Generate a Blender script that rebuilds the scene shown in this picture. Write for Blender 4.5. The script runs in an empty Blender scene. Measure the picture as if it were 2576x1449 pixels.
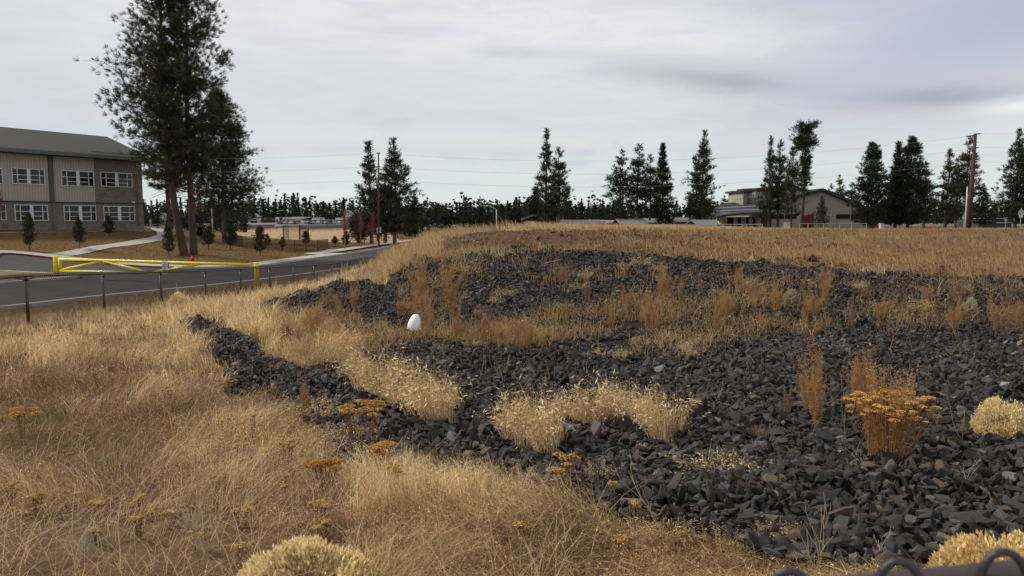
import bpy, bmesh, math, random
import numpy as np
from mathutils import Vector, Matrix, Euler
rs = np.random.RandomState(7)
random.seed(7)
SC = bpy.context.scene
COL = SC.collection
# ------------------------------------------------------------------ camera
EYE = 1.45
F = 1910.0                       # focal length in photo units (frame 2576 x 1449)
PITCH = math.radians(5.13)
cam_d = bpy.data.cameras.new('camera')
cam_d.sensor_width = 36.0
cam_d.lens = 36.0 * F / 2576.0
cam_d.clip_start = 0.05
cam_d.clip_end = 20000
cam_d.dof.use_dof = True
cam_d.dof.focus_distance = 18.0
cam_d.dof.aperture_fstop = 10.6
cam = bpy.data.objects.new('camera', cam_d)
COL.objects.link(cam)
cam.location = (0, 0, EYE)
cam.rotation_euler = (math.pi / 2 - PITCH, 0, 0)
SC.camera = cam
# ------------------------------------------------------------------ world: overcast sky
W = bpy.data.worlds.new('World')
SC.world = W
W.use_nodes = True
SUN_EL, SUN_AZ = math.radians(38), math.radians(-75)     # azimuth from +Y towards +X
def build_world():
    nt = W.node_tree; nt.nodes.clear(); N = nt.nodes; L = nt.links
    out = N.new('ShaderNodeOutputWorld'); bg = N.new('ShaderNodeBackground')
    bg.inputs['Strength'].default_value = 0.1
    L.new(bg.outputs[0], out.inputs[0])
    sky = N.new('ShaderNodeTexSky'); sky.sky_type = 'NISHITA'; sky.sun_disc = False
    sky.sun_elevation = SUN_EL; sky.sun_rotation = SUN_AZ
    tc = N.new('ShaderNodeTexCoord')
    sep = N.new('ShaderNodeSeparateXYZ'); L.new(tc.outputs['Generated'], sep.inputs[0])
    def M(op, a, b=None, c=None, clamp=False):
        n = N.new('ShaderNodeMath'); n.operation = op; n.use_clamp = clamp
        for i, v in enumerate((a, b, c)):
            if v is None: continue
            if isinstance(v, (int, float)): n.inputs[i].default_value = v
            else: L.new(v, n.inputs[i])
        return n.outputs[0]
    X, Y, Z = sep.outputs
    az = M('ARCTAN2', X, Y)
    hyp = M('SQRT', M('ADD', M('MULTIPLY', X, X), M('MULTIPLY', Y, Y)))
    el = M('ARCTAN2', Z, hyp)
    mp = N.new('ShaderNodeCombineXYZ')
    L.new(M('MULTIPLY', az, 1.0), mp.inputs[0]); L.new(M('MULTIPLY', el, 4.2), mp.inputs[1])
    def noise(scale, det=5, rough=.5, off=0, dist=0):
        n = N.new('ShaderNodeTexNoise'); n.inputs['Scale'].default_value = scale
        n.inputs['Detail'].default_value = det; n.inputs['Roughness'].default_value = rough
        n.inputs['Distortion'].default_value = dist
        v = N.new('ShaderNodeVectorMath'); v.operation = 'ADD'; L.new(mp.outputs[0], v.inputs[0]); v.inputs[1].default_value = (off, off * .7, 0)
        L.new(v.outputs[0], n.inputs['Vector'])
        return n.outputs['Fac']
    n1 = noise(1.9, 4, .5, 3.1, .4); n2 = noise(9.0, 5, .6, 9.0, .8)
    # warped coordinates for the cloud edges
    azw = M('ADD', az, M('MULTIPLY', M('SUBTRACT', n2, .5), .06))
    elw = M('ADD', el, M('MULTIPLY', M('SUBTRACT', n2, .5), .014))
    elr = M('ADD', el, M('MULTIPLY', M('SUBTRACT', n1, .5), .10))
    ramp = N.new('ShaderNodeValToRGB'); cr = ramp.color_ramp
    L.new(M('MULTIPLY', elr, 1.0 / 1.2, clamp=True), ramp.inputs[0])
    stops = [(0.0, (.61, .67, .68)), (.05, (.59, .67, .68)), (.085, (.61, .66, .68)), (.13, (.58, .60, .645)), (.18, (.50, .525, .60)),
             (.25, (.58, .59, .635)), (.36, (.68, .68, .70)), (.6, (.60, .605, .63)), (1.0, (.52, .53, .56))]
    while len(cr.elements) > 1: cr.elements.remove(cr.elements[-1])
    cr.elements[0].position = stops[0][0]; cr.elements[0].color = (*stops[0][1], 1)
    for p, c in stops[1:]:
        e = cr.elements.new(p); e.color = (*c, 1)
    def mix(fac, a, b, mode='MIX'):
        n = N.new('ShaderNodeMix'); n.data_type = 'RGBA'; n.blend_type = mode
        if isinstance(fac, float): n.inputs[0].default_value = fac
        else: L.new(fac, n.inputs[0])
        for k, v in ((6, a), (7, b)):
            if isinstance(v, tuple): n.inputs[k].default_value = (*v, 1)
            else: L.new(v, n.inputs[k])
        return n.outputs[2]
    def blob(a0, e0, sa, se, amt, tilt=0.0):
        da = M('SUBTRACT', azw, a0); de = M('SUBTRACT', M('SUBTRACT', elw, e0), M('MULTIPLY', da, tilt))
        q = M('ADD', M('POWER', M('ABSOLUTE', M('DIVIDE', da, sa)), 2.0), M('POWER', M('ABSOLUTE', M('DIVIDE', de, se)), 2.0))
        return M('MULTIPLY', M('POWER', 2.718, M('MULTIPLY', q, -1.0)), amt)
    def dirof(px, py):
        u = (px - 1288) / F; v = (724.5 - py) / F
        y = math.cos(PITCH) + v * math.sin(PITCH); z = -math.sin(PITCH) + v * math.cos(PITCH)
        return math.atan2(u, y), math.atan2(z, math.hypot(u, y))
    c = ramp.outputs[0]
    def put(px, py, wx, wy, amt, colr, tilt=0.0):
        nonlocal c
        a0, e0 = dirof(px, py)
        c = mix(blob(a0, e0, wx / F, wy / F, amt, tilt), c, colr)
    WHITE = (.78, .78, .80); DARK = (.42, .45, .55); MID = (.52, .545, .64)
    put(1500, 95, 900, 110, .75, WHITE, -.06); put(700, 60, 800, 140, .6, (.70, .70, .73))
    put(60, 330, 420, 130, .6, (.50, .545, .65)); put(300, 90, 300, 90, .3, WHITE)
    put(2560, 30, 420, 130, .85, (.30, .37, .52), .25); put(2100, -20, 260, 60, .6, (.40, .45, .58))
    put(2330, 150, 420, 130, .5, (.47, .50, .61), .3)
    put(1750, 190, 260, 36, .95, (.45, .465, .53), -.10); put(1850, 210, 130, 17, .75, (.35, .365, .44), -.1); put(1650, 150, 190, 14, .5, MID, -.1)
    put(2380, 243, 180, 24, .85, (.29, .32, .41), -.04); put(2560, 268, 80, 18, .8, WHITE)
    put(1300, 132, 120, 16, .65, MID, -.05); put(1515, 178, 30, 15, .7, MID); put(1060, 72, 130, 14, .3, MID)
    put(1470, 382, 34, 8, .7, MID); put(1460, 410, 30, 7, .7, MID); put(1050, 600 - 220, 500, 16, .35, (.50, .52, .60)); put(1268, 384, 20, 6, .3, MID); put(1835, 392, 24, 6, .3, MID)
    put(750, 493, 110, 10, .6, (.74, .74, .76)); put(690, 496, 50, 5, .3, MID)
    put(1000, 520, 1500, 40, .35, (.62, .76, .78))
    f2 = M('MULTIPLY', M('SUBTRACT', n2, .5), .9)
    c = mix(M('ADD', .08, f2, clamp=True), c, (.45, .465, .53))
    tn = N.new('ShaderNodeVectorMath'); tn.operation = 'MULTIPLY'; L.new(c, tn.inputs[0]); tn.inputs[1].default_value = (1.02, 1.0, .965)
    sc_ = N.new('ShaderNodeVectorMath'); sc_.operation = 'SCALE'; L.new(tn.outputs[0], sc_.inputs[0]); sc_.inputs['Scale'].default_value = 8.8
    fin = mix(.96, sky.outputs[0], sc_.outputs[0])
    L.new(fin, bg.inputs['Color'])
build_world()
sd = bpy.data.lights.new('sun', 'SUN'); sd.energy = 2.5; sd.angle = math.radians(10); sd.color = (1, .93, .82)
sun = bpy.data.objects.new('sun', sd); COL.objects.link(sun)
_d = Vector((math.sin(SUN_AZ) * math.cos(SUN_EL), math.cos(SUN_AZ) * math.cos(SUN_EL), math.sin(SUN_EL)))
sun.rotation_euler = (-_d).to_track_quat('-Z', 'Y').to_euler(); sun.location = (0, 0, 60)
SC.view_settings.view_transform = 'Standard'; SC.view_settings.look = 'None'
SC.view_settings.exposure = 0.42; SC.view_settings.gamma = 1.0
SC.cycles.max_bounces = 5; SC.cycles.diffuse_bounces = 3; SC.cycles.transparent_max_bounces = 8
SC.cycles.use_denoising = True

# ------------------------------------------------------------------ helpers
cp, sp = math.cos(PITCH), math.sin(PITCH)
def P(px, py, Y):
    u = (px - 1288) / F; v = (724.5 - py) / F
    dy = cp + v * sp; dz = -sp + v * cp
    return Vector((u / dy * Y, Y, EYE + dz / dy * Y))
def XY(px, Y):
    v = 171.5 / F
    return (px - 1288) / F / (cp + v * sp) * Y
def proj(X, Y, Z):
    z = Z - EYE
    d = Y * cp - z * sp
    d = np.where(d < .05, .05, d)
    v = (Y * sp + z * cp) / d
    return 1288 + F * X / d, 724.5 - F * v
def inpoly(poly, x, y):
    r = np.zeros(x.shape, bool); n = len(poly); j = n - 1
    for i in range(n):
        xi, yi = poly[i]; xj, yj = poly[j]
        if yi != yj:
            r ^= ((yi > y) != (yj > y)) & (x < (xj - xi) * (y - yi) / (yj - yi) + xi)
        j = i
    return r
def _h(ix, iy, s):
    n = (ix.astype(np.int64) * 374761393 + iy.astype(np.int64) * 668265263 + s * 974711) & 0x7fffffff
    n = ((n ^ (n >> 13)) * 1274126177) & 0x7fffffff
    return ((n ^ (n >> 16)) & 0xffff) / 65535.0
def vnoise(x, y, s=0):
    x = np.asarray(x, float); y = np.asarray(y, float)
    ix = np.floor(x); iy = np.floor(y); fx = x - ix; fy = y - iy
    fx = fx * fx * (3 - 2 * fx); fy = fy * fy * (3 - 2 * fy)
    a = _h(ix, iy, s); b = _h(ix + 1, iy, s); c = _h(ix, iy + 1, s); d = _h(ix + 1, iy + 1, s)
    return (a * (1 - fx) + b * fx) * (1 - fy) + (c * (1 - fx) + d * fx) * fy
def fbm(x, y, s=0, o=3):
    r = 0; a = .5; t = 0
    for k in range(o):
        r = r + a * vnoise(x * 2 ** k, y * 2 ** k, s + k * 17); t += a; a *= .5
    return r / t
def sstep(a, b, x):
    t = np.clip((x - a) / (b - a), 0, 1); return t * t * (3 - 2 * t)

# ------------------------------------------------------------------ terrain height
def zroad(X, Y):
    return EYE - 3.6 + .0042 * np.maximum(0, -np.asarray(X, float) - 27) ** 2 * (np.asarray(X) > -60) + (np.asarray(X) <= -60) * 4.57
def road_pt(px, py):
    Y = 60.0
    for _ in range(40):
        z = EYE - float(zroad(XY(px, Y), Y)); Y = .5 * Y + .5 * z * F / (py - 553)
    return (XY(px, Y), Y)
CP = []
for px, py, Y in [
    (1500,1449,3.3),(1500,1250,4.6),(1500,1100,6.5),(1500,1000,8.5),(1500,900,11),(1500,850,13),(1500,800,15),(1500,700,18.5),(1500,640,21),(1500,600,24),(1500,584,27),(1500,577,40),(1500,576,60),
    (0,1449,3.3),(0,1200,5.5),(0,1000,8.8),(0,900,12),(-500,1200,5.5),(-500,950,10.5),(-500,1449,3.3),(200,1449,3.3),(200,1200,5.5),(200,1000,9),(200,900,12.4),
    (2500,1449,3.2),(2500,1200,5.0),(2500,1050,7),(2500,900,10.5),(2500,830,13),(2500,760,15),(2500,700,18),(2500,650,22),(2500,600,33),(2500,576,58),
    (3100,1200,5.0),(3100,900,10.5),(3100,760,15),(3100,650,22),(3100,580,50),
    (2000,1449,3.25),(2000,1200,5.0),(2000,1000,8.3),(2000,900,10.8),(2000,800,14.2),(2000,690,17.5),(2000,650,21),(2000,600,30),(2000,577,52),
    (1100,1300,4.3),(1100,1100,6.5),(1100,900,11),(1100,820,14),(1100,760,16.5),(1100,700,19),(1100,650,22),(1100,620,24),(1150,590,27),
    (1060,612,26),(1000,650,24.5),(900,690,24),(800,718,24),(700,742,24),(800,745,20),(800,790,16.5),(800,850,13.5),(800,950,9.8),(800,1050,7.5),(800,1200,5.4),
    (620,775,20),(620,820,16.5),(620,900,11.8),(620,1000,8.8),(450,815,18),(450,850,14.8),(450,950,10.6),(450,1100,7),
    (1300,577,32),(1800,577,42)]:
    CP.append(tuple(P(px, py, Y)))
def fence_xy(t): return (-11.3 + .176 * t, 17.6 + 2.995 * t)
def fence_rail(t):
    return float(np.interp(t, [-6,-3, 0, 3, 5, 7, 8, 11, 15, 18], [-1.15,-1.2, -1.30, -1.78, -2.03, -2.28, -2.39, -2.50, -2.62, -2.7])) + EYE
for t in (-6,-3, 0, 1.5, 3, 5, 8, 11, 15, 18):
    x, y = fence_xy(t); CP.append((x, y, fence_rail(t) - 1.15))
for px, py, Y in [ (0,600,71),(0,585,77),(0,575,83),(-300,600,66),(-300,580,74),(150,628,64),(150,600,76),(150,578,88),(300,640,62.5),(300,600,80),(300,578,93),
    (420,640,65),(420,600,88),(420,578,112),(470,642,68),(560,640,68),(560,603,110),(650,640,70),(650,620,86),(700,600,130),(800,622,93),(800,600,146),(650,585,205),
    (600,588,190),(600,578.5,340),(750,578.5,340),(900,578.5,340),(600,566,352),(750,566,352),(900,566,352),(400,566,352),(600,566,420),(900,566,420),(1000,590,190),(1000,575,260),(300,566,200),(300,560,300)]:
    CP.append(tuple(P(px, py, Y)))
for px, Y, z in [(1150,50,-2.5),(1150,100,-3.5),(1100,60,-3.2),(1100,140,-3.6),(1300,120,-2.6),(1300,50,-.9),(1300,80,-1.6),(1500,85,-1.3),(2000,85,-1.3),(2500,85,-1.3),(3100,85,-1.2),(1500,140,-1.6),(2000,140,-1.5),(2500,140,-1.6),
    (1500,240,-2.4),(2000,240,-2.4),(2500,240,-2.4),(3100,200,-2),(1288,420,-3),(2000,420,-3),(2600,420,-3),(1288,1500,-4),(300,1500,-4),(2300,1500,-4),(3300,1500,-4),(-500,1500,-4),(-600,80,-.4),(-600,200,-.5)]:
    CP.append((XY(px, Y), Y, EYE + z))
for x, y in [(-16,60),(-14,75),(-13,90),(-11,120),(-9,150),(-22,50),(-19,42),(-24,36),(-35,45),(-45,50),(-28,30)]:
    CP.append((x, y, float(zroad(x, y)) - .06))
for x in (-6, -2, 2, 6): CP.append((x, .6, -.02)); CP.append((x, 2.0, -.05))
for x, y in [(-30,10),(-60,20),(-60,45),(30,5),(60,30),(100,90)]: CP.append((x, y, .2 if x > 0 else -.6))
CP = np.array(CP)
def warp(X, Y):
    r = np.sqrt(X * X + Y * Y) + 1.0
    return np.stack([np.arctan2(X, Y) * 1.6, np.log(r)], -1)
_cw = warp(CP[:, 0], CP[:, 1])
def _phi(d2): return np.sqrt(d2 + .004)
_A = _phi(((_cw[:, None] - _cw[None]) ** 2).sum(-1)); _n = len(CP)
# smooth the surface: mean level over log distance removed, light ridge term
_B = np.zeros((_n + 3, _n + 3)); _B[:_n, :_n] = _A - np.eye(_n) * .004; _B[:_n, _n] = 1; _B[:_n, _n + 1:] = _cw; _B[_n:, :_n] = _B[:_n, _n:].T
_w = np.linalg.solve(_B, np.concatenate([CP[:, 2], np.zeros(3)]))
def H0(X, Y):
    X = np.asarray(X, float).ravel(); Y = np.asarray(Y, float).ravel(); out = np.empty(X.shape)
    for i in range(0, len(X), 20000):
        w = warp(X[i:i + 20000], Y[i:i + 20000])
        d2 = ((w[:, None] - _cw[None]) ** 2).sum(-1)
        out[i:i + 20000] = _phi(d2) @ _w[:_n] + _w[_n] + w @ _w[_n + 1:]
    return out
# road outlines (world XY)
FAR = [road_pt(*q) for q in [(-420,600),(-200,615),(0,637),(80,645),(153,655),(225,662),(300,669),(380,674),(464,676),(519,675),(580,674),(648,671),(725,660),(805,649),(894,637),(985,621),(1078,606)]] + [(-12.5, 160), (-8, 200)]
NEAR = [(-44, 6), (-32, 16), (-25, 24)] + [road_pt(*q) for q in [(0,778),(95,766),(191,755),(270,746),(355,738),(464,728),(600,713),(793,688)]] + [(-11.6, 60), (-10.2, 71), (-9.2, 82), (-6.7, 130), (-4.9, 160), (-.4, 200)]
ROAD = NEAR + FAR[::-1]
def smooth_line(pts, step=1.0):
    pts = np.array(pts, float); d = np.r_[0, np.cumsum(np.hypot(*np.diff(pts, axis=0).T))]
    s = np.arange(0, d[-1], step); s = np.r_[s, d[-1]]
    x = np.interp(s, d, pts[:, 0]); y = np.interp(s, d, pts[:, 1])
    k = max(3, int(4 / step)); ker = np.ones(k) / k
    def sm(a):
        p = np.r_[np.full(k, a[0]) - (a[1] - a[0]) * np.arange(k, 0, -1), a, np.full(k, a[-1]) + (a[-1] - a[-2]) * np.arange(1, k + 1)]
        return np.convolve(p, ker, 'same')[k:-k]
    return np.stack([sm(x), sm(y)], -1)
NEARs = smooth_line(NEAR); FARs = smooth_line(FAR)
LAWNP = [tuple(q) for q in FARs] + [(-30, 230), (-200, 230), (-200, FARs[0][1])]
ROADs = [tuple(p) for p in NEARs] + [tuple(p) for p in FARs[::-1]]
def offset(line, d):
    t = np.gradient(line, axis=0); t /= np.linalg.norm(t, axis=1)[:, None] + 1e-9
    n = np.stack([-t[:, 1], t[:, 0]], -1)
    return line + n * d
def polydist(X, Y, line):
    a = line[:-1]; b = line[1:]; best = np.full(X.shape, 1e9)
    for p, q in zip(a[::2], np.r_[a[2::2], b[-1:]][:len(a[::2])]):
        d = q - p; L2 = (d ** 2).sum() + 1e-9
        t = np.clip(((X - p[0]) * d[0] + (Y - p[1]) * d[1]) / L2, 0, 1)
        best = np.minimum(best, np.hypot(X - p[0] - t * d[0], Y - p[1] - t * d[1]))
    return best
def H(X, Y, rough=True):
    sh = np.shape(X); X = np.asarray(X, float).ravel(); Y = np.asarray(Y, float).ravel()
    z = H0(X, Y)
    far = (Y > 8) & (Y < 215) & (X < 2) & (X > -110)
    if far.any():
        xf, yf = X[far], Y[far]
        ins = inpoly(ROADs, xf, yf)
        dn = polydist(xf, yf, NEARs); df = polydist(xf, yf, FARs)
        w1 = np.where(ins, 1.0, np.maximum(1 - sstep(.3, 4.5, dn), 1 - sstep(2.6, 9.0, df)))
        z[far] = z[far] * (1 - w1) + (zroad(xf, yf) - .05 + np.where(ins, 0, .03)) * w1
    if rough:
        r = np.hypot(X, Y)
        amp = np.where((r > 2.0) & (r < 26) & (X > -9), 1.0, 0.35) * (r < 45)
        z = z + amp * ((fbm(X * .9, Y * .9, 5) - .5) * .16 + (fbm(X * 3.1, Y * 3.1, 9) - .5) * .06)
    return z.reshape(sh)
def h1(x, y): return float(H(np.array([x]), np.array([y]))[0])
_Ys = np.geomspace(2.2, 600, 900)
def ground(px, py, ymin=2.2):
    u = (px - 1288) / F; v = (724.5 - py) / F; dy = cp + v * sp; dz = -sp + v * cp
    Ys = _Ys[_Ys > ymin]; X = u / dy * Ys; Zr = EYE + dz / dy * Ys
    d = Zr - H(X, Ys)
    k = np.where(d <= 0)[0]
    if len(k) == 0: i = len(Ys) - 1; return Vector((X[i], Ys[i], Zr[i] - d[i]))
    i = k[0]
    if i == 0: Yv = Ys[0]
    else:
        t = d[i - 1] / (d[i - 1] - d[i]); Yv = Ys[i - 1] + t * (Ys[i] - Ys[i - 1])
    x = u / dy * Yv
    return Vector((x, Yv, h1(x, Yv)))
def base(px, Y):
    x = XY(px, Y); return Vector((x, Y, h1(x, Y)))

# ------------------------------------------------------------------ materials
MATS = {}
def mat(name, col, rough=.8, metal=0.0, noise=0.0, nscale=8.0, bump=0.0, bscale=30.0, spec=.3, attr=False, trans=0.0, coat=0.0, col2=None, brick=None, emis=0.0):
    if name in MATS: return MATS[name]
    m = bpy.data.materials.new(name); m.use_nodes = True; nt = m.node_tree; N = nt.nodes; L = nt.links
    b = N['Principled BSDF']; b.inputs['Roughness'].default_value = rough; b.inputs['Metallic'].default_value = metal
    b.inputs['Specular IOR Level'].default_value = spec; b.inputs['Coat Weight'].default_value = coat
    tc = N.new('ShaderNodeTexCoord')
    if attr:
        a = N.new('ShaderNodeAttribute'); a.attribute_name = 'Col'; c = a.outputs['Color']
    else:
        r = N.new('ShaderNodeRGB'); r.outputs[0].default_value = (*col, 1); c = r.outputs[0]
    if brick:
        bt = N.new('ShaderNodeTexBrick'); bt.inputs['Scale'].default_value = 1
        bt.inputs['Brick Width'].default_value = brick[0]; bt.inputs['Row Height'].default_value = brick[1]; bt.inputs['Mortar Size'].default_value = .012
        bt.inputs['Color1'].default_value = (*col, 1); bt.inputs['Color2'].default_value = (*(col2 or col), 1); bt.inputs['Mortar'].default_value = (*[x * 1.3 for x in col], 1)
        rot = N.new('ShaderNodeMapping'); rot.inputs['Rotation'].default_value = (math.pi / 2, 0, 0)
        L.new(tc.outputs['Object'], rot.inputs[0]); L.new(rot.outputs[0], bt.inputs['Vector']); c = bt.outputs['Color']
    if noise:
        n = N.new('ShaderNodeTexNoise'); n.inputs['Scale'].default_value = nscale; n.inputs['Detail'].default_value = 6; n.inputs['Roughness'].default_value = .65
        L.new(tc.outputs['Object'], n.inputs['Vector'])
        mr = N.new('ShaderNodeMapRange'); mr.inputs['From Min'].default_value = .3; mr.inputs['From Max'].default_value = .7
        mr.inputs['To Min'].default_value = 1 - noise; mr.inputs['To Max'].default_value = 1 + noise
        L.new(n.outputs['Fac'], mr.inputs['Value'])
        vm = N.new('ShaderNodeVectorMath'); vm.operation = 'SCALE'; L.new(c, vm.inputs[0]); L.new(mr.outputs[0], vm.inputs['Scale']); c = vm.outputs[0]
        if col2 and not brick:
            n2 = N.new('ShaderNodeTexNoise'); n2.inputs['Scale'].default_value = nscale * .23; n2.inputs['Detail'].default_value = 4
            L.new(tc.outputs['Object'], n2.inputs['Vector'])
            mr2 = N.new('ShaderNodeMapRange'); mr2.inputs['From Min'].default_value = .42; mr2.inputs['From Max'].default_value = .6; L.new(n2.outputs['Fac'], mr2.inputs['Value'])
            mx = N.new('ShaderNodeMix'); mx.data_type = 'RGBA'; L.new(mr2.outputs[0], mx.inputs[0]); L.new(c, mx.inputs[6]); mx.inputs[7].default_value = (*col2, 1); c = mx.outputs[2]
    L.new(c, b.inputs['Base Color'])
    if bump:
        n = N.new('ShaderNodeTexNoise'); n.inputs['Scale'].default_value = bscale; n.inputs['Detail'].default_value = 5
        L.new(tc.outputs['Object'], n.inputs['Vector'])
        bp = N.new('ShaderNodeBump'); bp.inputs['Strength'].default_value = bump; bp.inputs['Distance'].default_value = .02
        L.new(n.outputs['Fac'], bp.inputs['Height']); L.new(bp.outputs[0], b.inputs['Normal'])
    if trans:
        t = N.new('ShaderNodeBsdfTranslucent'); L.new(c, t.inputs['Color'])
        ms = N.new('ShaderNodeMixShader'); ms.inputs[0].default_value = trans
        L.new(b.outputs[0], ms.inputs[1]); L.new(t.outputs[0], ms.inputs[2]); L.new(ms.outputs[0], N['Material Output'].inputs['Surface'])
    MATS[name] = m
    return m

# ------------------------------------------------------------------ mesh builders
def mesh_np(name, V, Fc, C=None, smooth=False):
    V = np.ascontiguousarray(V, np.float32); Fc = np.ascontiguousarray(Fc, np.int32); k = Fc.shape[1]
    me = bpy.data.meshes.new(name)
    me.vertices.add(len(V)); me.vertices.foreach_set('co', V.ravel())
    me.loops.add(Fc.size); me.loops.foreach_set('vertex_index', Fc.ravel())
    me.polygons.add(len(Fc)); me.polygons.foreach_set('loop_start', np.arange(0, Fc.size, k, dtype=np.int32))
    me.polygons.foreach_set('use_smooth', np.full(len(Fc), bool(smooth)))
    me.update(calc_edges=True)
    if C is not None:
        at = me.color_attributes.new('Col', 'FLOAT_COLOR', 'POINT')
        c4 = np.ones((len(V), 4), np.float32); c4[:, :3] = C; at.data.foreach_set('color', c4.ravel())
    return me
class Acc:
    def __init__(s): s.V = []; s.F = []; s.C = []; s.n = 0
    def add(s, V, Fc, C):
        V = np.asarray(V, float).reshape(-1, 3); s.V.append(V); s.F.append(np.asarray(Fc).reshape(-1, 3) + s.n)
        C = np.asarray(C, float); s.C.append(np.broadcast_to(C, V.shape) if C.ndim == 1 else C); s.n += len(V)
    def mesh(s, name, smooth=False):
        return mesh_np(name, np.concatenate(s.V), np.concatenate(s.F), np.concatenate(s.C), smooth)
def link(name, me, m, parent=None, loc=None, rotz=0, sc=None):
    o = bpy.data.objects.new(name, me); COL.objects.link(o)
    if m is not None and not me.materials: me.materials.append(m)
    if parent is not None: o.parent = parent
    if loc is not None: o.location = loc
    if rotz: o.rotation_euler = (0, 0, rotz)
    if sc is not None: o.scale = sc if hasattr(sc, '__len__') else (sc, sc, sc)
    return o
def tag(o, label, cat, group=None, kind=None):
    o['label'] = label; o['category'] = cat
    if group: o['group'] = group
    if kind: o['kind'] = kind
    return o
def thing(name, label, cat, loc=(0, 0, 0), rotz=0, group=None):
    o = bpy.data.objects.new(name, None); COL.objects.link(o); o.location = loc; o.rotation_euler = (0, 0, rotz)
    o.empty_display_size = .2
    return tag(o, label, cat, group)
def dup(root, loc, rotz=0, sc=None, label=None, group=None):
    r = root.copy(); COL.objects.link(r); r.location = loc; r.rotation_euler = (0, 0, rotz)
    if sc is not None: r.scale = sc if hasattr(sc, '__len__') else (sc, sc, sc)
    if label: r['label'] = label
    if group: r['group'] = group
    for ch in list(root.children):
        c = ch.copy(); COL.objects.link(c); c.parent = r
        for g in ch.children:
            d = g.copy(); COL.objects.link(d); d.parent = c
    return r
class MB:
    """collects shapes for one mesh"""
    def __init__(s): s.v = []; s.f = []
    def box(s, x0, y0, z0, x1, y1, z1):
        n = len(s.v)
        s.v += [(x, y, z) for z in (z0, z1) for y in (y0, y1) for x in (x0, x1)]
        s.f += [tuple(n + i for i in q) for q in ((0, 2, 3, 1), (4, 5, 7, 6), (0, 1, 5, 4), (2, 6, 7, 3), (0, 4, 6, 2), (1, 3, 7, 5))]
        return s
    def prism(s, pts, y0, y1, axis='y'):
        n = len(s.v); k = len(pts)
        for y in (y0, y1):
            for a, b in pts:
                s.v.append((a, y, b) if axis == 'y' else ((y, a, b) if axis == 'x' else (a, b, y)))
        s.f.append(tuple(range(n, n + k))); s.f.append(tuple(range(n + 2 * k - 1, n + k - 1, -1)))
        for i in range(k): j = (i + 1) % k; s.f.append((n + i, n + k + i, n + k + j, n + j))
        return s
    def tube(s, pts, r, seg=8, caps=True):
        pts = [Vector(p) for p in pts]; rr = r if hasattr(r, '__len__') else [r] * len(pts); n0 = len(s.v)
        up = None
        for i, p in enumerate(pts):
            t = (pts[min(i + 1, len(pts) - 1)] - pts[max(i - 1, 0)]).normalized()
            if up is None: up = Vector((0, 0, 1)) if abs(t.z) < .9 else Vector((1, 0, 0))
            a = t.cross(up).normalized(); b = t.cross(a).normalized(); up = -b if (-b).length > 0 else up
            for k in range(seg):
                an = 2 * math.pi * k / seg; q = p + (a * math.cos(an) + b * math.sin(an)) * rr[i]; s.v.append(tuple(q))
        for i in range(len(pts) - 1):
            for k in range(seg):
                a = n0 + i * seg + k; b = n0 + i * seg + (k + 1) % seg; s.f.append((a, b, b + seg, a + seg))
        if caps:
            s.f.append(tuple(n0 + k for k in range(seg))[::-1]); s.f.append(tuple(n0 + (len(pts) - 1) * seg + k for k in range(seg)))
        return s
    def build(s, name, m, parent=None, loc=None, rotz=0, smooth=False, bevel=0, group=None):
        me = bpy.data.meshes.new(name); me.from_pydata(s.v, [], s.f); me.update()
        bm = bmesh.new(); bm.from_mesh(me); bmesh.ops.recalc_face_normals(bm, faces=bm.faces); bm.to_mesh(me); bm.free()
        if smooth: me.polygons.foreach_set('use_smooth', [True] * len(me.polygons))
        o = link(name, me, m, parent, loc, rotz)
        if bevel:
            md = o.modifiers.new('bevel', 'BEVEL'); md.width = bevel; md.segments = 2; md.limit_method = 'ANGLE'
        return o
def text_mesh(body, size, m, parent, name, loc, rot, align='CENTER'):
    cu = bpy.data.curves.new(name, 'FONT'); cu.body = body; cu.size = size; cu.align_x = align; cu.align_y = 'CENTER'; cu.extrude = .001
    o = bpy.data.objects.new('tmp', cu); COL.objects.link(o)
    dg = bpy.context.evaluated_depsgraph_get(); me = bpy.data.meshes.new_from_object(o.evaluated_get(dg))
    bpy.data.objects.remove(o)
    t = link(name, me, m, parent, loc); t.rotation_euler = rot
    return t
def ribbon(A, B, dz, name, m, zf=None, side=0.0, kind='structure'):
    n = len(A); V = []; Fc = []
    for k in range(n):
        for q in (A[k], B[k]):
            V.append((q[0], q[1], (float(zf(q[0], q[1])) if zf else h1(q[0], q[1])) + dz))
    for k in range(n - 1): Fc.append((2 * k, 2 * k + 1, 2 * k + 3, 2 * k + 2))
    me = mesh_np(name, np.array(V), np.array(Fc)); o = link(name, me, m); o['kind'] = kind
    return o

# ------------------------------------------------------------------ zones on the ground (outlines of the beds, seen from the camera's spot, laid on the terrain)
ROCK1 = [(452,806),(490,800),(560,822),(640,850),(690,905),(760,925),(860,940),(900,905),(960,885),(1080,872),(1200,885),(1350,885),(1500,885),(1700,905),(1850,890),(1980,850),(2100,850),(2300,840),(2576,800),(3300,800),(3400,1500),(2480,1500),(2300,1440),(2100,1405),(1900,1385),(1700,1355),(1560,1330),(1430,1265),(1330,1245),(1200,1205),(1000,1190),(880,1180),(830,1110),(720,1030),(700,1010),(590,990),(562,930),(540,880),(470,850)]
ROCK2 = [(640,772),(700,756),(780,735),(860,712),(905,712),(965,722),(1012,668),(1050,645),(1090,655),(1180,640),(1330,625),(1480,640),(1600,647),(1760,662),(1930,664),(2100,680),(2230,692),(2400,700),(2576,705),(3300,710),(3300,900),(2576,850),(2100,880),(1500,900),(1200,900),(1060,890),(930,890),(880,840),(860,800),(760,790),(680,785)]
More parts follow.
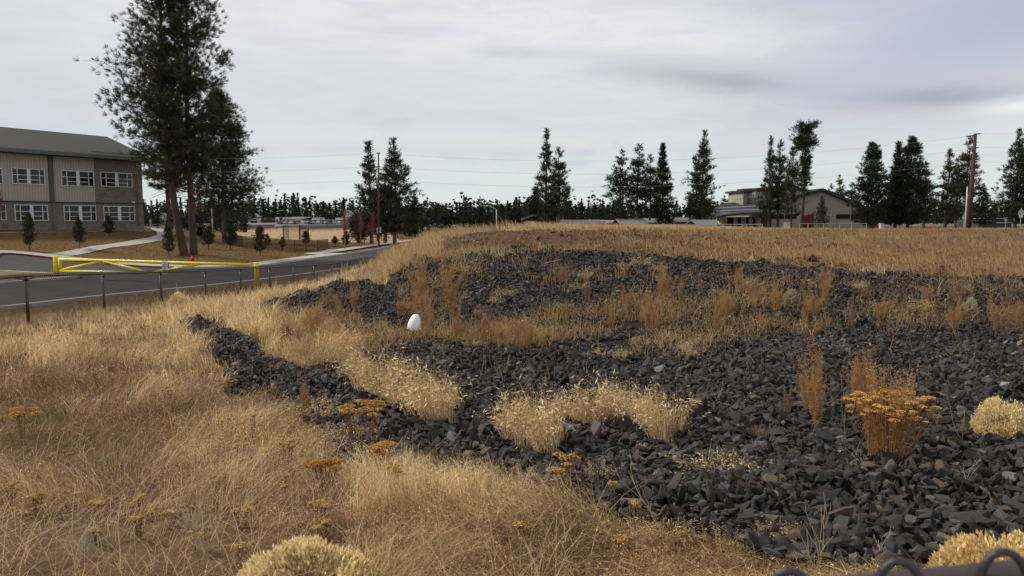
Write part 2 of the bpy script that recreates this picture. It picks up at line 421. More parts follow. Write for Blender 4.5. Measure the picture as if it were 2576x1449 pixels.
DIRT = [(1090,640),(1120,605),(1180,585),(1260,577),(1900,575),(3300,574),(3300,700),(2576,702),(2230,690),(1930,662),(1600,645),(1330,632),(1180,640),(1100,652)]
def zone_px(X, Y, Z):
    px, py = proj(X, Y, Z)
    jit = 16 * 5 / np.maximum(Y, 3) + 5
    return px + (vnoise(X * 2.3, Y * 2.3, 31) - .5) * 4 * jit, py + (vnoise(X * 2.3, Y * 2.3, 37) - .5) * 1.6 * jit
def rockmask(X, Y, Z):
    a, b = zone_px(X, Y, Z); ok = (Y < 24) & (Y > 2)
    return ok & (inpoly(ROCK1, a, b) | inpoly(ROCK2, a, b))
def dirtmask(X, Y, Z):
    a, b = zone_px(X, Y, Z); return (Y > 14) & (Y < 75) & inpoly(DIRT, a, b)
# ================================================================== ground sheet
def build_ground():
    nr, na = 560, 620
    r = np.concatenate([np.geomspace(.8, 45, 380), np.geomspace(45.8, 6000, 180)]); a = np.radians(np.concatenate([np.linspace(-110, -42, 60), np.linspace(-41.5, 41.5, 500), np.linspace(42, 110, 60)]))
    R, A = np.meshgrid(r, a, indexing='ij'); X = R * np.sin(A); Y = R * np.cos(A)
    Z = H(X, Y)
    V = np.stack([X, Y, Z], -1).reshape(-1, 3)
    V = np.r_[V, [[0, -.3, 0]]]
    x, y, z = V[:, 0], V[:, 1], V[:, 2]
    n1 = fbm(x * .8, y * .8, 3)[:, None]; n2 = fbm(x * .15, y * .15, 8)[:, None]
    C = np.array([.065, .040, .024]) * (1 - n1) + np.array([.14, .085, .046]) * n1
    rk = rockmask(x, y, z)
    C[rk] = (.022, .017, .014)
    dm = dirtmask(x, y, z); C[dm] = ((np.array([.088, .053, .031]) * (.6 + .8 * n1)) * (1 + .45 * sstep(4, 14, x))[:, None])[dm]
    m = (y > 27) & (x > -3) & (y < 80) & ~dm; C[m] = (np.array([.33, .24, .13]) * (.8 + .4 * n1))[m]
    # lawn side beyond the road
    lawn = inpoly(LAWNP, x, y)
    lc = np.array([.150, .105, .043]) * (1 - n2) + np.array([.215, .125, .045]) * n2
    lc = lc * .72 * (.8 + .4 * fbm(x * 1.3, y * 1.3, 44)[:, None])
    C[lawn] = lc[lawn]
    px, py = proj(x, y, z)
    fld = (y >= 125) & (y < 342) & (px > 560) & (px < 1000); C[fld] = (np.array([.36, .25, .135]) * (.85 + .3 * n2))[fld]
    bank = (y >= 340) & (y < 356) & (px < 1200); C[bank] = (.045, .032, .034)
    fr = (y >= 356); C[fr] = (.16, .14, .10)
    ap = (y >= 356) & (y < 400) & (px > 560) & (px < 960); C[ap] = (.22, .21, .20)
    verge = (x < -8) & (y > 18) & (y < 60) & ~lawn & ~inpoly(ROADs, x, y); C[verge] = (np.array([.12, .08, .05]) * (.7 + .7 * n1))[verge]
    nr, na = R.shape; i = np.arange(nr - 1)[:, None] * na + np.arange(na - 1)[None]
    q = np.stack([i, i + 1, i + na + 1, i + na], -1).reshape(-1, 4)
    T = np.r_[q[:, [0, 2, 1]], q[:, [0, 3, 2]]]
    ap_ = len(V) - 1; fan = np.array([[ap_, k, k + 1] for k in range(na - 1)]); T = np.r_[T, fan[:, [0, 2, 1]]]
    me = mesh_np('ground', V, T, C, smooth=True)
    o = link('ground', me, mat('ground_soil', (0, 0, 0), .95, noise=.35, nscale=7, bump=.9, bscale=22, attr=True, spec=.1)); o['kind'] = 'structure'
build_ground()

# ================================================================== road, kerbs, pavement
ASPH = mat('asphalt', (.036, .036, .040), .85, noise=.3, nscale=2.6, bump=.3, bscale=60, spec=.25, col2=(.048, .047, .049))
ASPH2 = mat('asphalt_drive', (.06, .06, .062), .88, noise=.18, nscale=.7, bump=.3, bscale=60, spec=.2)
CONC = mat('concrete', (.40, .37, .34), .9, noise=.14, nscale=2.2, spec=.15)
REDK = mat('red_kerb_paint', (.16, .022, .035), .7, noise=.25, nscale=3)
def build_road():
    bm = bmesh.new(); pts = ROADs
    vs = [bm.verts.new((p[0], p[1], 0)) for p in pts]
    f = bm.faces.new(vs); bmesh.ops.triangulate(bm, faces=[f])
    for e in range(3):
        es = [e_ for e_ in bm.edges if e_.calc_length() > 4]
        if es: bmesh.ops.subdivide_edges(bm, edges=es, cuts=1); bmesh.ops.triangulate(bm, faces=bm.faces[:])
    for v in bm.verts: v.co.z = float(zroad(v.co.x, v.co.y))
    me = bpy.data.meshes.new('road'); bm.to_mesh(me); bm.free()
    me.update()
    if me.polygons[0].normal.z < 0: me.flip_normals()
    o = link('road', me, ASPH); o['kind'] = 'structure'
    def kerb(line, side, name, m, w=.18, h=.14, z0=0.0):
        A = line; B = offset(line, side * w); V = []; Fc = []
        for k in range(len(A)):
            za = float(zroad(*A[k])); V += [(A[k][0], A[k][1], za - .05), (A[k][0], A[k][1], za + h), (B[k][0], B[k][1], za + h), (B[k][0], B[k][1], za - .05)]
        for k in range(len(A) - 1):
            b = 4 * k
            for i in range(3): Fc.append((b + i, b + i + 1, b + i + 5, b + i + 4))
        me = mesh_np(name, np.array(V), np.array(Fc)); o = link(name, me, m); o['kind'] = 'structure'; return o
    kerb(NEARs, -1, 'kerb', CONC, w=.32)
    s = np.array([i for i, p in enumerate(FARs)])
    red = [i for i, p in enumerate(FARs) if p[1] < 75 and p[0] < -25]; k = max(red)
    kerb(FARs[:k + 1], 1, 'kerb', REDK, w=.2); kerb(FARs[k:], 1, 'kerb', CONC, w=.2)
    # pavement beside the far kerb, then set back behind a strip of turf
    j = min(i for i, p in enumerate(FARs) if p[1] > 74 and p[0] > -22)
    ribbon(offset(FARs, .2)[:j + 6], offset(FARs, 2.1)[:j + 6], .135, 'pavement', CONC, zroad)
    w = np.clip((np.arange(len(FARs)) - j + 4) / 8, 0, 1)[:, None]
    A = offset(FARs, .25) * (1 - w) + offset(FARs, 2.4) * w; B = offset(FARs, 2.1) * (1 - w) + offset(FARs, 4.4) * w
    ribbon(A[j + 2:], B[j + 2:], .139, 'pavement', CONC, zroad)
    # island with the gate post
    isl = smooth_line([road_pt(*q) for q in [(-260,735),(-100,725),(0,716),(80,709),(150,704),(205,700),(208,697),(170,693),(100,690),(40,687),(0,684),(-100,680),(-260,676)]], .5)
    V = []; n = len(isl); inner = isl + (isl.mean(0) - isl) * .06
    for k in range(n):
        z = float(zroad(*isl[k])); V += [(isl[k][0], isl[k][1], z - .05), (isl[k][0], isl[k][1], z + .15)]
        q = isl[k] + (isl.mean(0) - isl[k]) / (np.linalg.norm(isl.mean(0) - isl[k]) + 1e-6) * .55
        V += [(q[0], q[1], z + .15)]
    Fc = []
    for k in range(n - 1): b = 3 * k; Fc += [(b, b + 1, b + 4, b + 3), (b + 1, b + 2, b + 5, b + 4)]
    o = link('kerb', mesh_np('island_kerb', np.array(V), np.array(Fc)), CONC); o['kind'] = 'structure'
    bm = bmesh.new(); vs = [bm.verts.new((V[3 * k + 2][0], V[3 * k + 2][1], V[3 * k + 2][2] + .01)) for k in range(n)]
    f = bm.faces.new(vs); bmesh.ops.triangulate(bm, faces=[f]); me = bpy.data.meshes.new('traffic_island'); bm.to_mesh(me); bm.free()
    o = link('traffic_island', me, mat('island_turf', (.16, .12, .05), .95, noise=.35, nscale=3, bump=.6)); o['kind'] = 'structure'
    # paths over the lawn
    def path(pix, w, name, dz=.05):
        g = [ground(x, y, 40) for x, y in pix]; L = smooth_line([(p.x, p.y) for p in g], 1.0)
        ribbon(offset(L, w / 2), offset(L, -w / 2), dz, name, CONC)
    path([(140,643),(200,634),(270,621),(340,611),(395,602),(418,594),(414,586),(398,578),(380,573)], 1.9, 'path')
    path([(-200,590),(0,586),(120,585),(250,583),(380,581)], .5, 'path')
    path([(800,644),(830,634),(850,629)], 2.0, 'path')
build_road()

# ================================================================== stones
def stone_variants(k, seed, n=12, flat=.8):
    r = np.random.RandomState(seed); out = []
    for i in range(k):
        p = np.array([[a, b, c] for a in (-1, 1) for b in (-1, 1) for c in (-1, 1)], float) * .60 + r.normal(0, .17, (8, 3)); p = np.r_[p[r.permutation(8)[:r.randint(7, 9)]], r.normal(0, .60, (6, 3))]
        p *= np.array([1.15, r.uniform(.7, 1.0), r.uniform(.38, .75) * flat])
        # cut by random planes for broken faces
        for _ in range(3):
            nrm = r.normal(size=3); nrm /= np.linalg.norm(nrm); d = r.uniform(.45, .68)
            s = p @ nrm; p -= np.where(s > d, s - d, 0)[:, None] * nrm
        bm = bmesh.new()
        for q in p: bm.verts.new(q)
        g = bmesh.ops.convex_hull(bm, input=bm.verts[:])
        bmesh.ops.delete(bm, geom=[v for v in bm.verts if not v.link_faces], context='VERTS')
        bmesh.ops.triangulate(bm, faces=bm.faces[:]); bmesh.ops.recalc_face_normals(bm, faces=bm.faces[:]); bm.verts.index_update()
        out.append((np.array([v.co[:] for v in bm.verts]), np.array([[v.index for v in f.verts] for f in bm.faces]))); bm.free()
    return out
def rand_rot(n, r, flat=False):
    q = r.normal(size=(n, 4))
    if flat: q[:, 1:3] *= .35
    q /= np.linalg.norm(q, axis=1)[:, None]; w, x, y, z = q.T
    return np.stack([1 - 2 * (y * y + z * z), 2 * (x * y - z * w), 2 * (x * z + y * w), 2 * (x * y + z * w), 1 - 2 * (x * x + z * z), 2 * (y * z - x * w),
                     2 * (x * z - y * w), 2 * (y * z + x * w), 1 - 2 * (x * x + y * y)], -1).reshape(-1, 3, 3)
def bake(acc, variants, which, Pn, R, S, C):
    for i, (v, f) in enumerate(variants):
        k = np.where(which == i)[0]
        if len(k) == 0: continue
        W_ = np.einsum('nij,nvj->nvi', R[k], v[None] * S[k][:, None, :]) + Pn[k][:, None]
        n = len(v); Fc = (f[None] + (np.arange(len(k)) * n)[:, None, None]).reshape(-1, 3)
        acc.add(W_.reshape(-1, 3), Fc, np.repeat(C[k], n, 0))
STONE_MAT = mat('basalt', (0, 0, 0), .8, noise=.35, nscale=26, bump=.12, bscale=60, attr=True, spec=.26)
def rock_colour(n, r):
    c = np.array([.0385, .0350, .0335]) * np.exp(r.normal(-.12, .62, (n, 1)))
    k = r.rand(n); c = np.where((k < .16)[:, None], np.array([.056, .043, .037]) * r.uniform(.6, 1.5, (n, 1)), c)
    c = np.where(((k > .22) & (k < .32))[:, None], np.array([.032, .033, .036]) * r.uniform(.7, 1.6, (n, 1)), c)
    c = np.where((k > .965)[:, None], np.array([.115, .085, .045]) * r.uniform(.6, 1.2, (n, 1)), c)
    return c
def build_rocks():
    r = np.random.RandomState(11); var = stone_variants(22, 5)
    s = .050
    xs = np.arange(-9.5, 19, s); ys = np.arange(2.6, 24, s * .95); X, Y = np.meshgrid(xs, ys); X = X.ravel() + r.uniform(-.6, .6, X.size) * s; Y = Y.ravel() + r.uniform(-.6, .6, Y.size) * s
    k = np.abs(X) < .82 * Y + 2.5; X, Y = X[k], Y[k]
    Z = H(X, Y); m = rockmask(X, Y, Z)
    px, py = proj(X, Y, Z)
    # where weeds took over, stones are sparser
    band = inpoly([(880,790),(1500,790),(2000,720),(2700,740),(2700,830),(2000,880),(1500,880),(900,880)], px, py)
    m &= ~(band & (vnoise(X * 1.3, Y * 1.3, 77) < .22))
    X, Y, Z = X[m], Y[m], Z[m]; n = len(X)
    size = .0335 * np.exp(r.normal(0, .38, n)); near = np.clip((7 - Y) / 4, 0, 1) * (px[m] > 1500); size *= 1 + .15 * near * r.rand(n)
    big = (r.rand(n) < .02) & (Y > 5.5); size = np.where(big, size * 1.7, size); size = np.minimum(size, np.where(Y < 6, .058, .080))
    lump = vnoise(X * 2.0, Y * 2.0, 66) * .05
    S = size[:, None] * np.stack([r.uniform(.95, 1.4, n), r.uniform(.8, 1.1, n), r.uniform(.7, 1.1, n)], -1)
    Pn = np.stack([X, Y, Z + size * r.uniform(-.1, .75, n) + lump], -1)
    R = np.where((r.rand(n) < .72)[:, None, None], rand_rot(n, r, True), rand_rot(n, r)); C = rock_colour(n, r); which = r.randint(0, len(var), n)
    px, py = proj(Pn[:, 0], Pn[:, 1], Pn[:, 2]); vis = (px > 0) & (px < 2576) & (py < 1449)
    score = size / Y * vis * (Pn[:, 2] - Z - lump > .1 * size); top = np.argsort(-score)[:300]
    rest = np.ones(n, bool); rest[top] = False; idx = np.where(rest)[0]
    acc = Acc(); bake(acc, var, which[idx], Pn[idx], R[idx], S[idx], C[idx])
    o = link('rock_bed', acc.mesh('rock_bed'), STONE_MAT); tag(o, 'broken dark basalt riprap lining the bed and far bank', 'rocks', kind='stuff')
    vm = []
    for i, (v, f) in enumerate(var):
        c = rock_colour(1, r)[0] * (1 if i % 5 else 1.3); vm.append(mesh_np('basalt_rock', v, f, np.repeat(c[None], len(v), 0))); vm[-1].materials.append(STONE_MAT)
    for q in top:
        o = bpy.data.objects.new('basalt_rock', vm[which[q]]); COL.objects.link(o)
        o.matrix_world = Matrix.Translation(Vector(Pn[q])) @ Matrix(R[q].tolist()).to_4x4() @ Matrix.Diagonal((*S[q], 1))
        tag(o, 'loose angular dark grey basalt rock at the near edge of the rock bed', 'rock', 'loose rocks nearest the fence')
    # singled-out boulders
    def boulder(px, py, w, col, label, k, fl=.8, Yd=None):
        g = ground(px, py); o = link('boulder', mesh_np('boulder', var[k][0], var[k][1], np.repeat(np.array([col]), len(var[k][0]), 0)), STONE_MAT)
        o.location = g + Vector((0, 0, w * .12)); o.scale = (w * .55, w * .42, w * .4 * fl); o.rotation_euler = (.2, .1, k * 1.3); tag(o, label, 'boulder')
    boulder(1392, 664, .42, (.21, .12, .065), 'tan boulder lying at the top edge of the far rock bank', 3)
    boulder(2420, 1318, .26, (.055, .042, .040), 'large reddish brown slab of rock beside the low yellow bush', 5, .6)
    boulder(1905, 1318, .30, (.10, .078, .05), 'long brown slab with an ochre edge low in the rock bed', 7, .6)
    boulder(2325, 1140, .19, (.085, .062, .045), 'brown rock right of the foot of the tall orange weed', 9)
    boulder(2490, 1150, .20, (.10, .10, .10), 'pale grey flat topped rock below the round rabbitbrush', 2)
    boulder(2000, 1360, .18, (.11, .08, .04), 'ochre stained square rock near the bottom of the frame', 12)
    boulder(1790, 660, .34, (.05, .045, .045), 'dark block standing out on the crest of the far bank', 14)
    boulder(1290, 642, .30, (.17, .09, .05), 'reddish boulder half sunk in the dirt of the mound', 8, .7)
    boulder(1930, 1240, .16, (.12, .11, .07), 'lichen yellow rounded rock among the dark ones', 16)
    # clods and stones on the dirt mound
    n = 9000; Y = 18 + 30 * r.rand(n) ** 1.6; X = (r.rand(n) * 2 - .35) * Y * .42 - 1; Z = H(X, Y); m = dirtmask(X, Y, Z) & (r.rand(n) < np.clip(1.3 - (X - 1) / 14, .3, 1)); X, Y, Z = X[m], Y[m], Z[m]; n = len(X)
    size = .022 * np.exp(r.normal(0, .55, n)) + .012; C = np.array([.115, .062, .037]) * r.uniform(.5, 1.25, (n, 1)); C = np.where((r.rand(n) < .22)[:, None], np.array([.29, .20, .13]) * r.uniform(.7, 1.1, (n, 1)), C)
    S = np.repeat(size[:, None], 3, 1) * r.uniform(.7, 1.3, (n, 3))
    acc = Acc(); bake(acc, var, r.randint(0, 22, n), np.stack([X, Y, Z + size * .3], -1), rand_rot(n, r), S, C)
    o = link('dirt_clods', acc.mesh('dirt_clods'), mat('clod_soil', (0, 0, 0), .95, attr=True, noise=.3, nscale=20, bump=.5)); tag(o, 'reddish brown clods and pale stones on the dirt mound', 'clods', kind='stuff')
build_rocks()

# ================================================================== grasses
GRASS_MAT = mat('dry_grass', (0, 0, 0), .75, attr=True, spec=.15, trans=.30)
def blades(acc, B, h, az, lean, w, C, segs=3, r=rs, pw=1.8, tipw=.12):
    n = len(h)
    if n == 0: return None
    d = np.stack([np.cos(az), np.sin(az), np.zeros(n)], -1)
    ph = r.uniform(-.9, .9, n); wd = np.stack([np.cos(ph), np.sin(ph), np.zeros(n)], -1)
    ts = np.linspace(0, 1, segs + 1); rows = []
    for t in ts:
        p = B + d * (h * lean * t ** pw)[:, None]; p[:, 2] += h * t * (1 - .35 * np.clip(lean, 0, 1.6) * t)
        ww = (w * ((1 - t) * (1 - tipw) + tipw) * .5)[:, None] * wd
        rows.append(p - ww); rows.append(p + ww)
    V = np.stack(rows, 1); k = V.shape[1]; f = []
    for i in range(segs): a = 2 * i; f += [(a, a + 1, a + 3), (a, a + 3, a + 2)]
    Fc = (np.array(f)[None] + (np.arange(n) * k)[:, None, None]).reshape(-1, 3)
    acc.add(V.reshape(-1, 3), Fc, np.repeat(C, k, 0))
    return d
def flecks(acc, Pn, D, L, w, C, r=rs):
    n = len(L); D = D / (np.linalg.norm(D, axis=1)[:, None] + 1e-9)
    s = np.cross(D, r.normal(size=(n, 3))); s /= np.linalg.norm(s, axis=1)[:, None] + 1e-9
    a = Pn; b = Pn + D * (L * .45)[:, None] + s * (w * .5)[:, None]; c = Pn + D * L[:, None]; d = Pn + D * (L * .45)[:, None] - s * (w * .5)[:, None]
    V = np.stack([a, b, c, d], 1).reshape(-1, 3); Fc = (np.array([[0, 1, 2], [0, 2, 3]])[None] + (np.arange(n) * 4)[:, None, None]).reshape(-1, 3)
    acc.add(V, Fc, np.repeat(C, 4, 0))
def seedheads(acc, B, h, az, lean, w, C, r, k=6, L=.03, pw=1.8, t0=.6):
    """spikelets that droop from the upper part of the stems"""
    n = len(h)
    if not np.isscalar(w): w = np.repeat(w, k)
    t = r.uniform(t0, 1.02, (n, k)).ravel(); i = np.repeat(np.arange(n), k)
    d = np.stack([np.cos(az), np.sin(az), np.zeros(n)], -1)[i]
    p = B[i] + d * (h[i] * lean[i] * t ** pw)[:, None]; p[:, 2] += h[i] * t * (1 - .35 * np.clip(lean[i], 0, 1.6) * t)
    D = d * r.uniform(.2, 1.2, (n * k, 1)) + r.normal(size=(n * k, 3)) * .5; D[:, 2] -= r.uniform(-.3, .7, n * k)
    p = p + D / np.linalg.norm(D, axis=1)[:, None] * (L * .3)
    flecks(acc, p, D, L * r.uniform(.6, 1.3, n * k) * np.clip(h[i] / .4, .6, 1.4), w * r.uniform(.8, 1.4, n * k), C[i] * r.uniform(.9, 1.25, (n * k, 1)), r)
def pick(cols, n, r, var=.15):
    cols = np.array(cols); c = cols[r.randint(0, len(cols), n)]; return c * r.uniform(1 - var, 1 + var, (n, 1))
PALE = [(.64, .485, .26), (.58, .43, .225), (.71, .56, .33), (.54, .39, .20)]
TAN = [(.45, .305, .145), (.39, .26, .12), (.50, .35, .17), (.33, .21, .095)]
ORNG = [(.44, .26, .105), (.38, .225, .09), (.48, .30, .13), (.32, .185, .075)]
BRWN = [(.22, .145, .08), (.26, .17, .09), (.17, .11, .062)]
def scatter(n, y0, y1, a0=-44, a1=44, r=rs, p=2.0):
    """points with a density that falls with the distance squared"""
    R_ = y0 * (y1 / y0) ** r.rand(n); A = np.radians(r.uniform(a0, a1, n)); X = R_ * np.tan(A); return X, R_
def build_grass():
    r = np.random.RandomState(21)
    # --- A: the straw slope from the fence down to the rocks and along the bottom
    acc = Acc()
    X, Y = scatter(380000, 2.5, 26, r=r); Z = H(X, Y)
    px, py = proj(X, Y, Z); rk = rockmask(X, Y, Z); dm = dirtmask(X, Y, Z)
    fx = -11.3 + (Y - 17.6) * .0588
    patch = fbm(X * .55, Y * .55, 91); fine = fbm(X * 2.1, Y * 2.1, 93)
    keep = ~rk & ~dm & (px > -350) & (px < 2950) & (X > fx - 2.0)
    dens = np.clip(.10 + 2.6 * (fine - .33), .05, 1)
    low = inpoly([(-400,1330),(450,1290),(950,1400),(950,1500),(-400,1500)], px, py); dens = np.where(low, dens * .34, dens); soil = inpoly([(-80,1310),(300,1290),(650,1340),(900,1430),(1000,2100),(-80,2100)], px, py); dens = np.where(soil, dens * .22, dens); gaps = inpoly([(600,1130),(900,1180),(950,1260),(700,1270),(480,1200)], px, py); dens = np.where(gaps, dens * .5, dens); front = (px > 880) & (py > 1180); dens = np.where(front, np.maximum(dens, .75), dens)
    mid_brown = inpoly([(100,1080),(500,1120),(800,1180),(900,1300),(300,1300),(-50,1200)], px, py); dens = np.where(mid_brown, dens * .8, dens)
    keep &= r.rand(len(X)) < dens
    X, Y, Z, px, py, patch, fine = [q[keep] for q in (X, Y, Z, px, py, patch, fine)]; n = len(X)
    pale = sstep(.42, .62, patch) ; upper = sstep(1150, 900, py) * (px < 700); ridge = (Y > 17)
    front = (px > 880) & (py > 1180); pp = np.clip(.25 + .5 * pale + .45 * upper + .5 * ridge + .3 * front, 0, 1)
    kk = r.rand(n); C = np.where((kk < pp)[:, None], pick(PALE, n, r), np.where((kk < pp + (1 - pp) * .7)[:, None], pick(TAN, n, r), pick(ORNG, n, r)))
    C = np.where(((r.rand(n) < (.30 + .5 * (1 - pale)) * (1 - .6 * front)) & (py > 930) & (Y < 14))[:, None], pick(BRWN, n, r), C); C = C * ((.90 + .42 * patch + .22 * upper + .14 * front) * (.68 + .62 * vnoise(X * 3.1, Y * 3.1, 58)))[:, None]
    C = C * r.uniform(.55, 1.38, (n, 1)); C = np.where((r.rand(n) < .10)[:, None], C * np.array([.5, .45, .42]), C); h = (.14 + .24 * r.rand(n) + .16 * pale * r.rand(n) + .10 * upper) * (.25 + 1.5 * fine); h = np.where(py > 1330, h * .65, h); h = np.where(Y > 19, h * 1.1, h); h = np.where((Y > 13) & (px < 420), h * .6, h)
    az = vnoise(X * 1.1, Y * 1.1, 55) * 9 + r.normal(0, .5, n); lean = np.abs(r.normal(.85, .4, n)) * (1.35 - .6 * upper); h = h * np.where(py > 950, .80, .86); h = np.where(inpoly([(-80,1300),(300,1280),(660,1340),(900,1420),(1000,2100),(-80,2100)], px, py), h * .6, h); h = np.where(inpoly([(540,900),(1150,900),(1150,1290),(540,1200)], px, py), h * .68, h)
    w = np.maximum(.0026, Y * .00058) * r.uniform(.6, 1.5, n)
    B = np.stack([X, Y, Z - .02], -1); blades(acc, B, h, az, lean, w, C, 3, r)
    s = (r.rand(n) < .2) & (Y < 14); seedheads(acc, B[s], h[s], az[s], lean[s], np.maximum(.004, Y[s] * .0009), C[s], r, 4, .026)
    # long bleached stalks lying over the mat
    m = 3600; Xs, Ys = scatter(m, 2.5, 10, -44, 14, r); Zs = H(Xs, Ys); pxs, pys = proj(Xs, Ys, Zs); ok = ~rockmask(Xs, Ys, Zs) & (pxs + .9 * (pys - 1449) < 1500); Xs, Ys, Zs = Xs[ok], Ys[ok], Zs[ok]; m = len(Xs)
    blades(acc, np.stack([Xs, Ys, Zs], -1), r.uniform(.18, .42, m), r.uniform(0, 6.28, m), r.uniform(.5, 2.0, m), np.maximum(.003, Ys * .0006), pick(PALE, m, r) * 1.05, 4, r)
    # litter lying flat
    q = r.rand(n) < .30; fl = np.where(q)[0]; D = r.normal(size=(len(fl), 3)); D[:, 2] *= .12
    flecks(acc, B[fl] + np.array([0, 0, .035]) + r.normal(0, .02, (len(fl), 3)), D, r.uniform(.05, .2, len(fl)), np.maximum(.003, Y[fl] * .0006), C[fl] * .85, r)
    o = link('dry_grass', acc.mesh('dry_grass'), GRASS_MAT); tag(o, 'matted dry straw grass covering the near slope and foreground', 'grass', kind='stuff')
    # --- B: crest of the mound and the field behind
    acc = Acc()
    X, Y = scatter(120000, 21, 64, -12, 42, r); Z = H(X, Y); px, py = proj(X, Y, Z)
    dmk = dirtmask(X, Y, Z); fine = fbm(X * .9, Y * .9, 61)
    dens = np.where(dmk, np.clip(.16 + .26 * (px - 1300) / 900, .13, .45) * (fine > .42), .8)
    dens = np.where((px < 1120) , .9, dens)
    keep = (r.rand(len(X)) < dens) & (X > -4.5)
    X, Y, Z, px, py, dmk = [q[keep] for q in (X, Y, Z, px, py, dmk)]; n = len(X)
    C = np.where((r.rand(n) < .6)[:, None], pick(PALE, n, r), pick(TAN, n, r)); C = np.where(dmk[:, None], pick(TAN + ORNG, n, r), C)
    h = r.uniform(.14, .34, n) * np.where(dmk, .6, 1) * (1 - .35 * (Y > 34)); h = np.where((px < 1300) & ~dmk, h * 1.35, h); h = np.where(r.rand(n) < .02, h * 1.7, h)
    az = r.normal(math.pi, .8, n); lean = np.abs(r.normal(.35, .25, n))
    B = np.stack([X, Y, Z - .02], -1); w = Y * .0006 * r.uniform(.7, 1.3, n); blades(acc, B, h, az, lean, w, C, 2, r)
    o = link('field_grass', acc.mesh('field_grass'), GRASS_MAT); tag(o, 'pale dry grass along the crest of the mound', 'grass', kind='stuff')
    # --- C: sparse growth on the dirt slope to the right
    acc = Acc()
    X, Y = scatter(52000, 14, 40, 5, 43, r); Z = H(X, Y); px, py = proj(X, Y, Z); dmk = dirtmask(X, Y, Z) | inpoly([(1700,640),(2700,650),(2700,705),(2300,700),(1930,665)], px, py)
    cl = fbm(X * 1.1, Y * 1.1, 19); keep = dmk & (r.rand(len(X)) < np.clip((cl - .40) * 4.5, .08, 1) * np.clip((py - 575) / 70, .30, 1)); X, Y, Z = X[keep], Y[keep], Z[keep]; n = len(X)
    C = np.where((r.rand(n) < .55)[:, None], pick(TAN, n, r), pick(ORNG[:3] + PALE[:1], n, r)); h = r.uniform(.08, .3, n) * (.7 + .6 * cl[keep]); C = C * (.72 + .6 * cl[keep])[:, None]
    B = np.stack([X, Y, Z - .02], -1); az = r.normal(math.pi * .8, 1.0, n); lean = np.abs(r.normal(.4, .3, n)); w = Y * .0006 * r.uniform(.7, 1.3, n)
    blades(acc, B, h, az, lean, w, C, 2, r)
    o = link('slope_weeds', acc.mesh('slope_weeds'), GRASS_MAT); tag(o, 'thin tan weeds growing over the brown dirt slope', 'weeds', kind='stuff')
    # --- D: growth through the stones of the basin floor and far bank
    acc = Acc()
    X, Y = scatter(150000, 8.5, 22, -22, 44, r); Z = H(X, Y); px, py = proj(X, Y, Z)
    band = inpoly([(690,800),(900,800),(1010,850),(1080,845),(1300,835),(1400,760),(1800,740),(2000,700),(2300,700),(2700,720),(2700,820),(2100,850),(1980,860),(1720,905),(1600,870),(1300,888),(1050,862),(960,900),(860,935),(760,920),(640,860),(600,830)], px, py)
    loose = inpoly([(1010,700),(1120,690),(1180,790),(1060,830),(1000,760)], px, py) | inpoly([(1100,650),(1400,660),(1500,700),(1480,760),(1350,720),(1150,700)], px, py) | inpoly([(1400,680),(2576,710),(2576,800),(1400,790)], px, py)
    cl = fbm(X * 1.0, Y * 1.0, 71); cl2 = fbm(X * 3, Y * 3, 72)
    d = np.where(band, np.clip((cl - .34) * 3.4, .03, 1), 0); d = np.maximum(d, np.where(loose, np.clip((cl2 - .48) * 3, 0, .7), 0))
    d = np.maximum(d, .5 * inpoly([(640,810),(900,800),(960,900),(860,935),(760,925),(640,860)], px, py)); d = np.maximum(d, .012 * rockmask(X, Y, Z))
    d = d * np.where(px > 1400, .5, 1) * np.where((px > 1080) & (py < 790), .65, 1)
    keep = (r.rand(len(X)) < d * .75) & rockmask(X, Y, Z) | (r.rand(len(X)) < d * .4) & ~dirtmask(X, Y, Z) & (px > 640); X, Y, Z, px, cl = X[keep], Y[keep], Z[keep], px[keep], cl[keep]; n = len(X)
    warm = vnoise(X * .8 + 9, Y * .8, 24); kk = r.rand(n)
    C = np.where((kk < 1.1 - 1.3 * warm)[:, None], pick(PALE[:2] + TAN, n, r), pick(ORNG + TAN, n, r)); C = np.where((r.rand(n) < .15)[:, None], pick(BRWN, n, r), C)
    h = r.uniform(.12, .42, n) * (.55 + .8 * cl); az = r.uniform(0, 6.28, n); lean = np.abs(r.normal(.4, .35, n)); w = np.maximum(.003, Y * .00062) * r.uniform(.7, 1.4, n)
    B = np.stack([X, Y, Z - .02], -1); blades(acc, B, h, az, lean, w, C, 3, r)
    s = r.rand(n) < .35; seedheads(acc, B[s], h[s], az[s], lean[s], Y[s] * .001, C[s], r, 3, .03)
    o = link('basin_weeds', acc.mesh('basin_weeds'), GRASS_MAT); tag(o, 'dry tan and orange weeds growing through stones of the basin', 'weeds', kind='stuff')
    # --- E: verge between fence and kerb, short turf of the lawn
    acc = Acc()
    n = 26000; t = r.rand(n) * 50 - 6; X = -11.3 + .0588 * t - r.rand(n) * 9; Y = 17.6 + t; Z = H(X, Y); k = ~inpoly(ROADs, X, Y) & (polydist(X, Y, NEARs) > .5); X, Y, Z = X[k], Y[k], Z[k]; n = len(X)
    C = pick(TAN + BRWN + BRWN, n, r); blades(acc, np.stack([X, Y, Z - .01], -1), r.uniform(.05, .22, n), r.uniform(0, 6.28, n), np.abs(r.normal(.5, .3, n)), Y * .0007 * r.uniform(.7, 1.3, n), C, 2, r)
    o = link('verge_grass', acc.mesh('verge_grass'), GRASS_MAT); tag(o, 'short brown grass on the verge between fence and kerb', 'grass', kind='stuff')
    acc = Acc(); n = 90000; Y = 45 * (125 / 45) ** r.rand(n); px = r.uniform(-100, 1100, n); X = (px - 1288) / F * Y; Z = H(X, Y)
